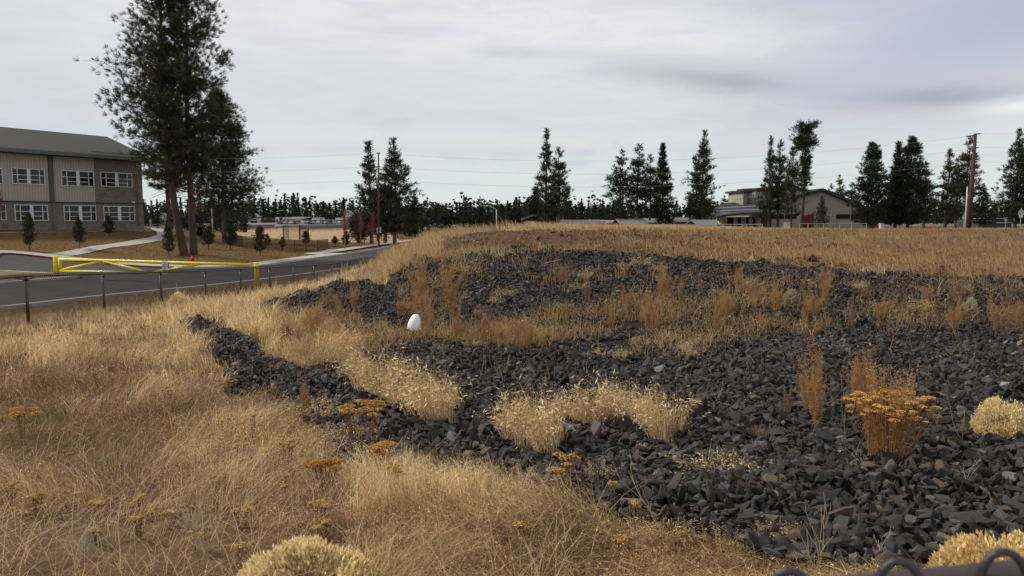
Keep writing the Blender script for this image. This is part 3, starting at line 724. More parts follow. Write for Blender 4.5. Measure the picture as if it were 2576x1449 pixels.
    k = inpoly(LAWNP, X, Y) & (polydist(X, Y, FARs) > 2.2) & (X > -72); X, Y, Z = X[k], Y[k], Z[k]; n = len(X)
    warm = fbm(X * .12, Y * .12, 81)[:, None]; C = np.array([.155, .115, .045]) * (1 - warm) + np.array([.22, .125, .045]) * warm; C = C * r.uniform(.75, 1.25, (n, 1))
    blades(acc, np.stack([X, Y, Z - .01], -1), r.uniform(.03, .09, n), r.uniform(0, 6.28, n), np.abs(r.normal(.5, .3, n)), Y * .0009 * r.uniform(.7, 1.3, n), C, 1, r)
    o = link('lawn_grass', acc.mesh('lawn_grass'), GRASS_MAT); tag(o, 'short winter brown turf in front of the school', 'grass', kind='stuff')
build_grass()
# ================================================================== single plants
def clump_mesh(name, n, h, spread, cols, r, lean=.35, heads=5, w=.0035, laz=None, segs=4, hl=.03, flat=False):
    acc = Acc(); a = r.uniform(0, 6.28, n); q = np.sqrt(r.rand(n)) * spread; B = np.stack([np.cos(a) * q, np.sin(a) * q, np.full(n, -.03)], -1)
    hh = h * (r.uniform(.72, 1.06, n) if flat else r.uniform(.55, 1.1, n) * (1 - .3 * q / spread)); az = a + r.normal(0, .6, n)
    if laz is not None: az = laz + r.normal(0, .9, n)
    ln = np.abs(r.normal(lean, lean * .6, n)); C = pick(cols, n, r); ww = w * r.uniform(.7, 1.3, n)
    blades(acc, B, hh, az, ln, ww, C, segs, r)
    if heads: seedheads(acc, B, hh, az, ln, w * 1.7, C, r, heads, hl, t0=.55)
    return acc.mesh(name)
def branchy(acc, r, base, d, L, w, col, depth, spread=.5, k=3, fleck=None, out=None, straight=.15):
    """a stem that forks; strips for wood, flecks for leaves"""
    p = np.array(base, float); d = np.array(d, float); d /= np.linalg.norm(d); n = 4; pts = [p.copy()]
    for i in range(n):
        d = d + r.normal(0, straight, 3); d /= np.linalg.norm(d); p = p + d * L / n; pts.append(p.copy())
    pts = np.array(pts); s = np.cross(d, (r.normal(), -1.0, .2)); s /= np.linalg.norm(s); s2 = np.cross(d, s)
    for ax in ((s, s2) if w > .004 else (s,)):
        V = []
        for i, q in enumerate(pts): ww = w * (1 - .55 * i / n) * .5; V += [q - ax * ww, q + ax * ww]
        f = []
        for i in range(n): a = 2 * i; f += [(a, a + 1, a + 3), (a, a + 3, a + 2)]
        acc.add(V, f, col)
    if out is not None: out.append((pts[-1], d))
    if depth > 0:
        for j in range(k):
            i = r.randint(1, n + 1); nd = d + r.normal(0, spread, 3); nd[2] += .25
            branchy(acc, r, pts[i], nd, L * r.uniform(.45, .7), w * .62, col, depth - 1, spread, k, fleck, out, straight)
    if fleck and depth <= fleck['depth']:
        m = fleck['n']; t = r.rand(m); i = (t * n).astype(int).clip(0, n - 1); q = pts[i] + (pts[i + 1] - pts[i]) * r.rand(m)[:, None] + r.normal(0, fleck['j'], (m, 3))
        D = r.normal(size=(m, 3)) * .6 + d; flecks(acc, q, D, fleck['L'] * r.uniform(.5, 1.3, m), np.full(m, fleck['w']), pick(fleck['C'], m, r), r)
RB = [(.76, .61, .32), (.84, .70, .42), (.66, .50, .22), (.90, .78, .52)]
YR = [(.50, .27, .06), (.58, .34, .09), (.42, .21, .05), (.64, .42, .14)]
def plant_site(px, py, dz=0.0): g = ground(px, py); g.z += dz; return g
def build_plants():
    r = np.random.RandomState(33)
    # ---- bunches of pale cheatgrass on the stones
    PG = [(.76, .61, .36), (.68, .52, .28), (.84, .70, .45), (.60, .44, .22)]
    var = [clump_mesh('grass_clump', 105, .46, .07, PG + TAN[:2], r, .34, 3, laz=None if i % 2 else 2.8 + .25 * i, hl=.040, w=.0046) for i in range(5)]
    var2 = [clump_mesh('grass_clump', 60, .34, .09, PG[:2] + TAN[:2], r, .5, 5, hl=.038, w=.004) for i in range(3)]
    for m in var + var2: m.materials.append(GRASS_MAT)
    def put(px, py, hpx, me, label, grp=None, rot=None, wide=1.0):
        g = plant_site(px, py); s = hpx * g.y / F / .42 * 1.42 * r.uniform(.72, 1.15)
        o = link('grass_clump', me, None, loc=g, rotz=rot if rot is not None else 0.0, sc=(s * wide, s * wide, s)); tag(o, label, 'grass clump', grp); return o
    G1 = 'pale grass clumps left of the middle rocks'; G2 = 'pale grass clumps in the middle of the rocks'
    for i, (px, py, hp, wd) in enumerate([(915,985,95,1.2),(955,1010,100,1.1),(1000,1030,110,1.1),(1040,1052,120,1.0),(1085,1068,130,1.1),(1128,1080,135,1.0),(975,975,80,1.3),(1060,1010,100,1.2),(1105,1025,110,1.1),(1135,1035,95,1.3),(905,955,60,1.3)]):
        put(px, py, hp, var[i % 5], 'pale straw clump in the dense stand above the golden yarrow', G1, r.uniform(-.4, .4), wd)
    for i, (px, py, hp, wd) in enumerate([(1290,1110,100,1.1),(1330,1130,120,1.1),(1375,1150,135,1.1),(1350,1100,110,1.2),(1400,1120,110,.9),(1470,1082,95,1),(1500,1080,110,1.05),(1540,1065,110,1.1),(1590,1080,115,1.1),(1640,1090,115,1.1),(1665,1118,135,1.0),(1690,1095,115,1.0),(1430,1070,80,1.0),(1560,1030,70,1.2),(1620,1050,90,1.2)]):
        put(px, py, hp, var[i % 5], 'tall pale cheatgrass clump standing alone among the middle rocks', G2, r.uniform(-.4, .4), wd)
    put(1505, 1215, 80, var2[0], 'nodding pale grass clump right of the small golden yarrow heads')
    put(1790, 1200, 95, var2[1], 'loose silvery grass clump at the right of the middle rocks', None, .5, 1.5)
    put(1830, 1195, 75, var2[2], 'thin silvery grass clump leaning right beside the loose one', None, -.4, 1.4)
    put(900, 1215, 60, var2[0], 'drooping tan clump between the two patches of golden yarrow', None, 1.0, 1.3)
    for i in range(46):
        px, py = [(r.uniform(650, 900), r.uniform(860, 935)), (r.uniform(1080, 1420), r.uniform(845, 890)), (r.uniform(1500, 1760), r.uniform(850, 915))][i % 3]
        put(px, py, r.uniform(28, 52), var2[i % 3], 'pale tufted grass clump in the weedy band across the basin', 'tufts along the weedy band', r.uniform(-3, 3), .8)
    for i in range(34):
        px, py = r.uniform(1150, 2520), r.uniform(650, 800)
        g = plant_site(px, py)
        if not rockmask(np.array([g.x]), np.array([g.y]), np.array([g.z]))[0]: continue
        put(px, py, r.uniform(22, 48), var2[i % 3], 'small dry grass tuft rooted in the far rock bank', 'tufts on the far bank', r.uniform(-3, 3), 1.0)
    for i in range(26):
        px, py = [(r.uniform(860, 1500), 1200 + (r.rand() * 60)), (r.uniform(1450, 2100), 1330 + r.rand() * 60), (r.uniform(720, 900), 1000 + r.rand() * 200)][i % 3]
        if px > 1200 and i % 3 == 0: py += 55
        put(px, py, r.uniform(50, 85), var2[i % 3], 'ragged straw tuft at the lower edge of the rock bed', 'tufts along the lower edge', r.uniform(-3, 3), 1.2)
    # tall single stems along the fence and the mound flank
    stem = [clump_mesh('grass_stems', 16, .55, .22, PALE[:2] + TAN[:1], r, .35, 0, w=.009, laz=2.6, segs=5) for _ in range(3)]
    for m in stem: m.materials.append(GRASS_MAT)
    for i in range(44):
        if i < 30: px = r.uniform(60, 900); t = np.interp(px, [57, 246, 394, 522, 611, 682, 742, 829, 900], [0, 1, 2, 3, 4, 5, 6, 8, 9.5]); x, y = fence_xy(t); x += r.uniform(.1, 1.0)
        else: g = base(r.uniform(880, 1090), r.uniform(23, 27)); x, y = g.x, g.y
        o = link('tall_weed', stem[i % 3], None, loc=(x, y, h1(x, y) - .02), rotz=r.uniform(-.7, .7), sc=r.uniform(.9, 1.5)); tag(o, 'long bleached grass stems leaning by the fence', 'grass stems', 'bleached stems along the fence') if i < 30 else tag(o, 'long bleached grass stems on the left flank of the mound', 'grass stems', 'bleached stems on the mound flank')
    # ---- tall orange-brown weeds
    def weed(h, wd, cols, nst, seed, leaf=34):
        q = np.random.RandomState(seed); acc = Acc()
        for _ in range(nst):
            a = q.uniform(0, 6.28); b = (math.cos(a) * q.rand() * wd * .25, math.sin(a) * q.rand() * wd * .25, -.02); d = (math.cos(a) * .35 * wd / h * q.rand() * 2, math.sin(a) * .3 * wd / h, 1)
            branchy(acc, q, b, d, h * q.uniform(.6, 1), .008, np.array(cols[q.randint(len(cols))]) * .9, 2, .28, 5, dict(depth=1, n=leaf, j=.018, L=.02, w=.012, C=cols), None, .07)
        return acc.mesh('orange_weed')
    OW = [(.45, .26, .115), (.39, .225, .095), (.51, .32, .15), (.32, .18, .08)]
    PW = [(.34, .22, .13), (.40, .27, .16), (.28, .17, .10)]
    wv = [weed(.8, .3, OW, 5, 100 + i) for i in range(4)]; pv = [weed(.6, .4, PW, 4, 120 + i) for i in range(3)]
    for m in wv + pv: m.materials.append(GRASS_MAT)
    def pw(px, py, hpx, me, label, grp=None, wide=1.0, h=.95):
        g = plant_site(px, py); s = hpx * g.y / F / h; o = link('orange_weed', me, None, loc=g, rotz=r.uniform(-3, 3), sc=(s * wide, s * wide, s)); return tag(o, label, 'weed', grp)
    pw(1063, 790, 118, wv[0], 'tall orange weed, left one of the pair above the white pipe')
    pw(1125, 812, 140, wv[1], 'tallest orange weed, right one of the pair above the white pipe', None, .95)
    pw(1035, 812, 70, wv[2], 'low spreading orange weed just above the white pipe', None, 1.6)
    pw(1072, 868, 105, wv[3], 'rusty plume weed close on the right of the white pipe', None, .8)
    pw(1150, 872, 95, wv[0], 'leaning rusty plume weed further right of the white pipe', None, .6)
    pw(888, 800, 75, wv[1], 'rust coloured weed on the rocks left of the white pipe', None, .7)
    pw(2055, 1100, 200, wv[0], 'tallest slender orange weed right of the middle, left of the yellow topped one', None, .55)
    pw(2030, 1062, 150, wv[2], 'slender brown weed close behind the tallest slender one', None, .6)
    pw(1978, 1062, 110, pv[0], 'thin brown seedy weed left of the tallest slender orange weed', None, .5)
    pw(2165, 1055, 145, wv[3], 'bushy orange weed touching the yellow topped weed from the left', None, .9)
    pw(2205, 1050, 140, pv[1], 'brown feathery weed behind the yellow topped weed', None, .7)
    pw(1910, 1122, 60, pv[2], 'small round brown seed head on short stems in the right rocks', None, .9)
    pw(2080, 800, 95, wv[1], 'single orange plume at the back of the basin, right of centre', None, .5)
    pw(1955, 800, 90, wv[2], 'leaning orange plume, left of the single one at the back', None, .8)
    pw(1345, 650, 45, wv[3], 'small dark orange weed standing on the mound edge', None, .5)
    pw(1640, 840, 80, wv[2], 'orange weed in the middle of the weedy band', None, 1.0)
    pw(760, 1045, 95, pv[0], 'purplish grey twiggy bush left of the golden yarrow', None, 1.25)
    pw(1418, 718, 60, pv[2], 'dead grey bush lying in the middle of the far rock bank', None, 1.4)
    for i in range(64):
        if i < 44: px, py = r.uniform(1420, 2560), r.uniform(735, 845)
        elif i < 54: px, py = r.uniform(1160, 1400), r.uniform(860, 885)
        else: px, py = r.uniform(640, 960), r.uniform(800, 880)
        pw(px, py, r.uniform(35, 85), (wv + pv)[r.randint(7)], 'orange brown weed growing in the weedy band of the basin', 'weeds along the weedy band', r.uniform(.5, 1.2))
    # ---- golden flat-topped yarrow
    def umbel(acc, q, c, R, cols, n=None):
        n = n or int(60 * (R / .04) ** 1.3); a = q.uniform(0, 6.28, n); rr = np.sqrt(q.rand(n)) * R
        p = np.stack([np.cos(a) * rr, np.sin(a) * rr, .25 * R * (1 - (rr / R) ** 2) + q.normal(0, .002, n)], -1) + np.array(c); s = q.uniform(.0045, .0085, n); C = pick(cols, n, q, .2)
        o6 = np.array([[1, 0, 0], [0, 1, 0], [-1, 0, 0], [0, -1, 0], [0, 0, .7], [0, 0, -1]], float); f = np.array([[0, 1, 4], [1, 2, 4], [2, 3, 4], [3, 0, 4], [1, 0, 5], [2, 1, 5], [3, 2, 5], [0, 3, 5]])
        V = (o6[None] * s[:, None, None] + p[:, None]).reshape(-1, 3); acc.add(V, (f[None] + (np.arange(n) * 6)[:, None, None]).reshape(-1, 3), np.repeat(C, 6, 0))
    def yarrow(root_name, label, g, h, heads, seed, cols=YR, grp=None, R=.045, wd=.16, stemc=(.20, .12, .07)):
        q = np.random.RandomState(seed); t = thing('yarrow', label, 'yarrow', g, 0, grp); acc = Acc(); hd = Acc()
        for k in range(heads):
            a = q.uniform(0, 6.28); rr = math.sqrt(q.rand()) * wd; tx, ty = math.cos(a) * rr, math.sin(a) * rr; tz = h * q.uniform(.76, 1.04) - rr * .12
            p0 = np.array([tx * .38, ty * .38, -.02]); p1 = np.array([tx, ty, tz]); w = .0045
            for ax in (np.array([1., 0, 0]), np.array([0, 1., 0])):
                V = []; 
                for u in (0, .5, 1): m = p0 + (p1 - p0) * u + np.array([tx, ty, 0]) * -.3 * u * (1 - u); V += [m - ax * w * .5, m + ax * w * .5]
                acc.add(V, [(0, 1, 3), (0, 3, 2), (2, 3, 5), (2, 5, 4)], np.array(stemc))
            Rk = R * q.uniform(.55, 1.25); umbel(hd, q, (0, 0, 0), Rk, cols); link('flower_head', hd.mesh('flower_head'), GRASS_MAT, t, loc=p1); hd = Acc()
            nb = 6; st = q.normal(0, 1, (nb, 3)); st[:, 2] = 0; st /= np.linalg.norm(st, axis=1)[:, None]; b0 = p1 - np.array([0, 0, Rk * .9]); D = p1 + st * Rk * .7 - b0; flecks(acc, np.repeat(b0[None], nb, 0), D, np.linalg.norm(D, axis=1), np.full(nb, .003), np.repeat(np.array([stemc]), nb, 0), q)
            nl = 22; u = q.rand(nl); flecks(acc, p0 + (p1 - p0) * u[:, None] + q.normal(0, .008, (nl, 3)), q.normal(size=(nl, 3)), q.uniform(.015, .04, nl), np.full(nl, .006), pick([(.20, .12, .08), (.26, .16, .10)], nl, q), q)
        link('stems', acc.mesh('stems'), GRASS_MAT, t); return t
    def yp(px, py, top, heads, label, wpx, seed, grp=None, cols=YR, R=.045):
        g = plant_site(px, py); h = (py - top) * g.y / F * 1.04; return yarrow('yarrow', label, g, h, heads, seed, cols, grp, R, wpx * g.y / F / 2)
    yp(905, 1150, 1003, 11, 'big golden yarrow with three broad heads on the rocks left of centre', 105, 1, R=.06)
    yp(940, 1120, 1008, 4, 'golden yarrow head rising just right of the big golden one', 40, 2, R=.07)
    yp(968, 1215, 1122, 6, 'orange gold yarrow heads hanging over the dark rocks', 60, 3, R=.055)
    yp(985, 1255, 1172, 4, 'small deep orange yarrow below the heads over the dark rocks', 36, 4, R=.042)
    yp(815, 1240, 1156, 12, 'wide low band of deep orange yarrow in the straw', 96, 5, cols=[(.46, .22, .045), (.52, .27, .06)], R=.045)
    yp(720, 1190, 1100, 7, 'pale yellow yarrow left of the big golden one', 70, 6, cols=[(.62, .47, .22), (.55, .38, .14)], R=.04)
    yp(1420, 1230, 1142, 8, 'golden yarrow below the tall cheatgrass in the middle rocks', 70, 7, R=.038)
    yp(1395, 1250, 1176, 4, 'small golden yarrow at the left of the middle rocks group', 40, 8, R=.032)
    yp(1530, 1265, 1212, 2, 'tiny golden yarrow on the rocks below the nodding grass', 24, 9, R=.03)
    yp(1595, 1330, 1258, 2, 'tiny golden yarrow lower in the rocks near the long dead stalks', 22, 10, R=.03)
    yp(1555, 1400, 1350, 3, 'dull golden yarrow head in the straw at bottom centre', 26, 11, R=.035)
    yp(1310, 1375, 1320, 4, 'dull golden yarrow in the pale straw mound at bottom centre', 36, 12, R=.03)
    yp(60, 1120, 1030, 10, 'broad amber yarrow at the far left edge of the straw', 110, 13, R=.05)
    for i, (px, py, hp, wd) in enumerate([(515,1010,75,60),(575,1015,60,40),(430,1035,60,50),(560,1110,70,45),(640,1115,75,60),(600,1170,55,40),(690,1185,60,40),(540,1260,60,45),(620,1270,60,70),(720,1260,60,90),(360,1310,60,50),(440,1330,55,50),(250,1320,70,50),(90,1300,60,40),(810,1320,60,60),(800,1360,45,60),(350,1360,60,36),(610,1330,50,50),(490,1380,45,40),(240,1370,40,30),(20,1290,70,40),(600,1420,50,40),(1000,1400,50,30),(150,1190,60,60)]):
        yp(px, py, py - hp * 1.02, 3 + i % 3, 'amber yarrow standing in the straw of the left slope', wd, 40 + i, 'yarrow scattered in the left straw', [(.56, .37, .13), (.62, .43, .17), (.50, .31, .10)], .024)
    # the big yellow topped weed on the right: many straight stems
    t = yarrow('yarrow', 'large orange weed with a broad flat yellow top on the right rocks', plant_site(2235, 1160), 176 * plant_site(2235, 1160).y / F, 92, 70, [(.66, .40, .11), (.58, .33, .08), (.72, .47, .16)], None, .032, .31, (.48, .28, .12))
    q = np.random.RandomState(5); acc = Acc()
    for _ in range(24): a = q.uniform(0, 6.28); branchy(acc, q, (math.cos(a) * .16 * q.rand(), math.sin(a) * .12 * q.rand(), 0), (math.cos(a) * .16 * q.rand(), math.sin(a) * .15, 1), .44, .007, np.array([.50, .30, .13]) * q.uniform(.75, 1.15), 1, .08, 4, dict(depth=1, n=26, j=.014, L=.02, w=.007, C=[(.50, .29, .12), (.43, .24, .10)]), None, .03)
    link('leafy_stems', acc.mesh('leafy_stems'), GRASS_MAT, t)
    # ---- rabbitbrush
    def brush(label, px, py, hpx, wpx, seed, n=5200, cols=RB, tall=1.0, g=None, fl=.045):
        q = np.random.RandomState(seed); g = g or plant_site(px, py); h = hpx * g.y / F; R = wpx * g.y / F / 2; t = thing('rabbitbrush', label, 'rabbitbrush', g)
        acc = Acc(); nb = 70; lob = q.normal(size=(nb, 3)); lob[:, 2] = np.abs(lob[:, 2]) * .9; lob /= np.linalg.norm(lob, axis=1)[:, None]
        n = int(n * 1.7); i = q.randint(0, nb, n); d = lob[i] + q.normal(0, .13, (n, 3)); d[:, 2] = np.abs(d[:, 2]); d /= np.linalg.norm(d, axis=1)[:, None]
        rad = (.80 + .20 * q.rand(n) ** .5) * (.66 + .42 * _h(i, i * 3, 5)); Pn = d * rad[:, None] * np.array([R, R * .9, h]); D = d * .8 + np.array([0, 0, .8]) + q.normal(0, .35, (n, 3))
        C = pick(cols, n, q, .12); flecks(acc, Pn, D, q.uniform(.5, 1.3, n) * fl * .72, np.full(n, fl * .34), C, q); link('flower_tufts', acc.mesh('flower_tufts'), GRASS_MAT, t)
        acc = Acc(); m = 420; d = q.normal(size=(m, 3)); d[:, 2] = np.abs(d[:, 2]) + .1; d /= np.linalg.norm(d, axis=1)[:, None]; e = d * np.array([R, R * .9, h]) * q.uniform(.6, .92, (m, 1)); L = np.linalg.norm(e, axis=1)
        b0 = np.stack([q.normal(0, R * .08, m), q.normal(0, R * .08, m), np.zeros(m)], -1); flecks(acc, b0, e - b0, L, np.full(m, max(.004, R * .02)), pick([(.42, .27, .12), (.35, .24, .13), (.45, .34, .17)], m, q), q); link('stems', acc.mesh('stems'), GRASS_MAT, t)
    brush('pale yellow rabbitbrush mound cut by the bottom edge, left of centre', 775, 1500, 146, 360, 61, 9000, fl=.036)
    brush('round pale yellow rabbitbrush bush at the right edge on the rocks', 2520, 1110, 108, 165, 62, 7000, fl=.03)
    brush('golden rabbitbrush mound in the bottom right corner by the fence', 2570, 1520, 170, 460, 63, 9500, cols=[(.76, .58, .27), (.66, .48, .20), (.84, .67, .37)], fl=.036)
    brush('small pale rabbitbrush beside the left chain link fence', 441, 778, 42, 58, 64, 1400, fl=.06, g=base(441, 22.8))
    brush('small grey green rabbitbrush on the right side of the weedy band', 1990, 775, 45, 40, 65, 900, cols=[(.38, .34, .22), (.5, .45, .3)], fl=.07)
    for px, py, hp in ((2520, 852, 95), (2560, 860, 110), (2590, 850, 100), (2540, 835, 80)): pw(px, py, hp, pv[px % 3], 'ochre bushy weed in the weedy band by the right edge', 'ochre weeds by the right edge', 1.1)
    brush('little whitish rabbitbrush left of the ochre weeds near the right edge', 2440, 790, 40, 36, 67, 700, cols=[(.5, .46, .33)], fl=.06)
    # ---- bare dead stalks
    DW = (.46, .38, .30)
    def dead(label, px, py, hpx, seed, lean=(0, 0), w=.006, depth=2, k=3, sp=.5, grp=None, col=DW, n=1, flat=1.0):
        q = np.random.RandomState(seed); g = plant_site(px, py); acc = Acc()
        for _ in range(n): branchy(acc, q, (0, 0, -.02), (lean[0] + q.normal(0, .15), lean[1], flat), hpx * g.y / F * .8, w, np.array(col), depth, sp, k, None, None, .12)
        o = link('dead_stalk', acc.mesh('dead_stalk'), GRASS_MAT, loc=g); tag(o, label, 'dead stalk', grp)
    dead('long bare pale stalk leaning left over the lower rocks', 1625, 1400, 230, 81, (-.55, 0), .008, 2, 2, .3)
    dead('second bare pale stalk crossing the long one over the lower rocks', 1720, 1390, 200, 82, (-.9, 0), .008, 2, 3, .35)
    dead('single upright straw stalk in front of the lower rocks', 2082, 1330, 130, 83, (.02, 0), .006, 0)
    dead('white bleached branch lying on the right middle rocks', 1775, 962, 70, 84, (1.6, 0), .012, 3, 3, .4, flat=.5)
    dead('thin grey branching twig on the rocks below the weedy band', 1320, 975, 50, 85, (-.4, 0), .006, 3, 3, .6)
    dead('thin pale branching stalk on the rocks right of the tallest weed', 2440, 1130, 170, 86, (-.45, 0), .007, 2, 2, .4)
    dead('curved pale stalk between the two slender orange weeds', 2135, 1125, 160, 87, (-.35, 0), .008, 1, 3, .3, col=(.42, .30, .17))
    dead('forked pale stalk left of the round brown seed head', 1925, 1130, 60, 88, (.7, 0), .008, 1, 4, .3, n=4)
    dead('tall pair of pale stems at the bottom centre in the straw', 1385, 1449, 170, 89, (-.12, 0), .006, 0, n=2)
    dead('tall pale stem left of the pair at bottom centre', 1345, 1440, 160, 90, (-.2, 0), .006, 0)
    dead('pale arching dead weed in the dark soil at bottom left', 520, 1400, 150, 91, (-.3, 0), .008, 2, 4, .6, n=3)
    dead('spreading dead weed on bare soil near the left bottom corner', 210, 1400, 120, 92, (.3, 0), .007, 2, 4, .6, n=3)
    dead('grey brittle dead weed at the bottom by the near fence', 2200, 1420, 95, 93, (0, 0), .006, 3, 3, .5)
    dead('dry bent grass stalks by the near fence at bottom right', 2060, 1449, 170, 94, (-.25, 0), .006, 1, 3, .3, n=4, col=(.48, .38, .22))
    for i in range(22):
        px, py = [(r.uniform(1350, 2500), r.uniform(900, 1250)), (r.uniform(1150, 2300), r.uniform(700, 880)), (r.uniform(0, 900), r.uniform(1150, 1430))][i % 3]
        dead('small bare dead weed with thin pale twigs', px, py, r.uniform(40, 90), 200 + i, (r.normal(0, .4), 0), .005, 2, 3, .5, 'small dead weeds', n=2)
build_plants()

# ================================================================== white drain pipe
def build_pipe():
    t = thing('drain_pipe', 'white egg shaped drain pipe end poking out of the weeds', 'pipe', ground(1043, 838))
    g = t.location; k = g.y / F; w = 35 * k; h = 48 * k; WP = mat('white_plastic', (.88, .88, .86), .42, noise=.05, nscale=9, spec=.5)
    V = []; Fc = []; n, m = 28, 14
    for j in range(m + 1):
        th = math.pi * j / m
        for i in range(n):
            a = 2 * math.pi * i / n; rr_ = math.sin(th) ** .9 * w / 2 * (1 + .10 * math.cos(th) * -1); V.append((math.cos(a) * rr_, math.sin(a) * rr_ * (.9 if math.sin(a) > 0 else .72), math.cos(th) * h * .62))
    for j in range(m):
        for i in range(n): k2 = (i + 1) % n; Fc.append((j * n + i, j * n + k2, (j + 1) * n + k2, (j + 1) * n + i))
    me = bpy.data.meshes.new('pipe_end'); me.from_pydata(V, [], Fc); me.update(); me.polygons.foreach_set('use_smooth', [True] * len(me.polygons))
    o = link('pipe_end', me, WP, t); o.location = (0, 0, h * .40); o.rotation_euler = (math.radians(-14), math.radians(9), 0)
    mb = MB(); mb.tube([(-.01, -.03, h * .05), (-.01, -.035, h * .12)], [w * .42, w * .44], 20); o = mb.build('collar', WP, t, smooth=False)
build_pipe()
# ================================================================== fences
BLK = mat('dark_brown_vinyl', (.042, .026, .022), .38, spec=.5, coat=.15)
GALV = mat('galvanised', (.50, .50, .50), .5, metal=.3)
def wire_mesh(acc, p0, p1, z0, z1, s, w, col=(0, 0, 0)):
    """two families of slanted wires between the foot and top of a straight bay; z0,z1 functions of t in 0..1"""
    p0 = np.array(p0, float); p1 = np.array(p1, float); L = np.linalg.norm(p1 - p0); hgt = z1(0) - z0(0); n = int((L + hgt) / s)
    d = (p1 - p0) / L; nn = np.array([-d[1], d[0]])
    for fam in (1, -1):
        for k in range(-int(hgt / s), int(L / s) + 1):
            a, b = k * s, k * s + hgt
            ta0, tb0 = max(a, 0), min(b, L)
            if tb0 - ta0 < .01: continue
            fa, fb = (ta0 - a) / hgt, (tb0 - a) / hgt
            if fam < 0: u0, u1 = L - ta0, L - tb0
            else: u0, u1 = ta0, tb0
            P0 = np.array([*(p0 + d * u0), z0(u0 / L) * (1 - fa) + z1(u0 / L) * fa]); P1 = np.array([*(p0 + d * u1), z0(u1 / L) * (1 - fb) + z1(u1 / L) * fb])
            off = np.array([nn[0], nn[1], 0]) * w * .6 * fam; P0 = P0 + off; P1 = P1 + off
            t = P1 - P0; t /= np.linalg.norm(t); a1 = np.cross(t, (nn[0], nn[1], 0)); a2 = np.array([nn[0], nn[1], 0])
            V = [P0 + (a1 * math.cos(q) + a2 * math.sin(q)) * w * .5 for q in (0, 2.09, 4.19)] + [P1 + (a1 * math.cos(q) + a2 * math.sin(q)) * w * .5 for q in (0, 2.09, 4.19)]
            acc.add(V, [(0, 1, 4), (0, 4, 3), (1, 2, 5), (1, 5, 4), (2, 0, 3), (2, 3, 5)], np.array(col))
def build_left_fence():
    t = thing('chain_link_fence', 'low black chain link fence running along the road on the left', 'fence', (*fence_xy(0), 0)); ox, oy = fence_xy(0)
    ts = [i for i in range(-5, 17)]; rail = []
    for i in ts:
        x, y = fence_xy(i); z = fence_rail(i); rail.append((x - ox, y - oy, z)); g = min(z - 1.14, h1(x, y))
        big = i == 0
        MB().tube([(x - ox, y - oy, g - .3), (x - ox, y - oy, z - .02)], .042 if big else .036, 10).build('post', BLK, t, smooth=True)
        mb = MB(); mb.tube([(x - ox, y - oy, z - .11), (x - ox, y - oy, z - .01)], .045 if big else .036, 10)
        if big: mb.tube([(x - ox - .1, y - oy - .3, z - .01), (x - ox, y - oy, z - .1), (x - ox + .1, y - oy + .3, z - .01)], .018, 6)
        mb.build('rail_clamp', BLK, t, smooth=True)
    MB().tube(rail, .028, 8).build('top_rail', BLK, t, smooth=True)
    kn = MB()
    acc = Acc()
    for a in range(len(ts) - 1):
        A0 = Vector(rail[a]); B0 = Vector(rail[a + 1]); nn = int((B0 - A0).length / .071)
        for i in range(nn): c = A0 + (B0 - A0) * ((i + .5) / nn); e = (B0 - A0).normalized() * .02; kn.tube([c - e + Vector((0, 0, .02)), c + Vector((0, 0, .075)), c + e + Vector((0, 0, .02))], .006, 3, caps=False)
        A = rail[a]; B = rail[a + 1]
        wire_mesh(acc, A[:2], B[:2], lambda u, A=A, B=B: A[2] * (1 - u) + B[2] * u - 1.12, lambda u, A=A, B=B: A[2] * (1 - u) + B[2] * u + .045, .071, .0115)
    link('wire_mesh', acc.mesh('wire_mesh'), BLK, t); kn.build('wire_tips', BLK, t)
build_left_fence()
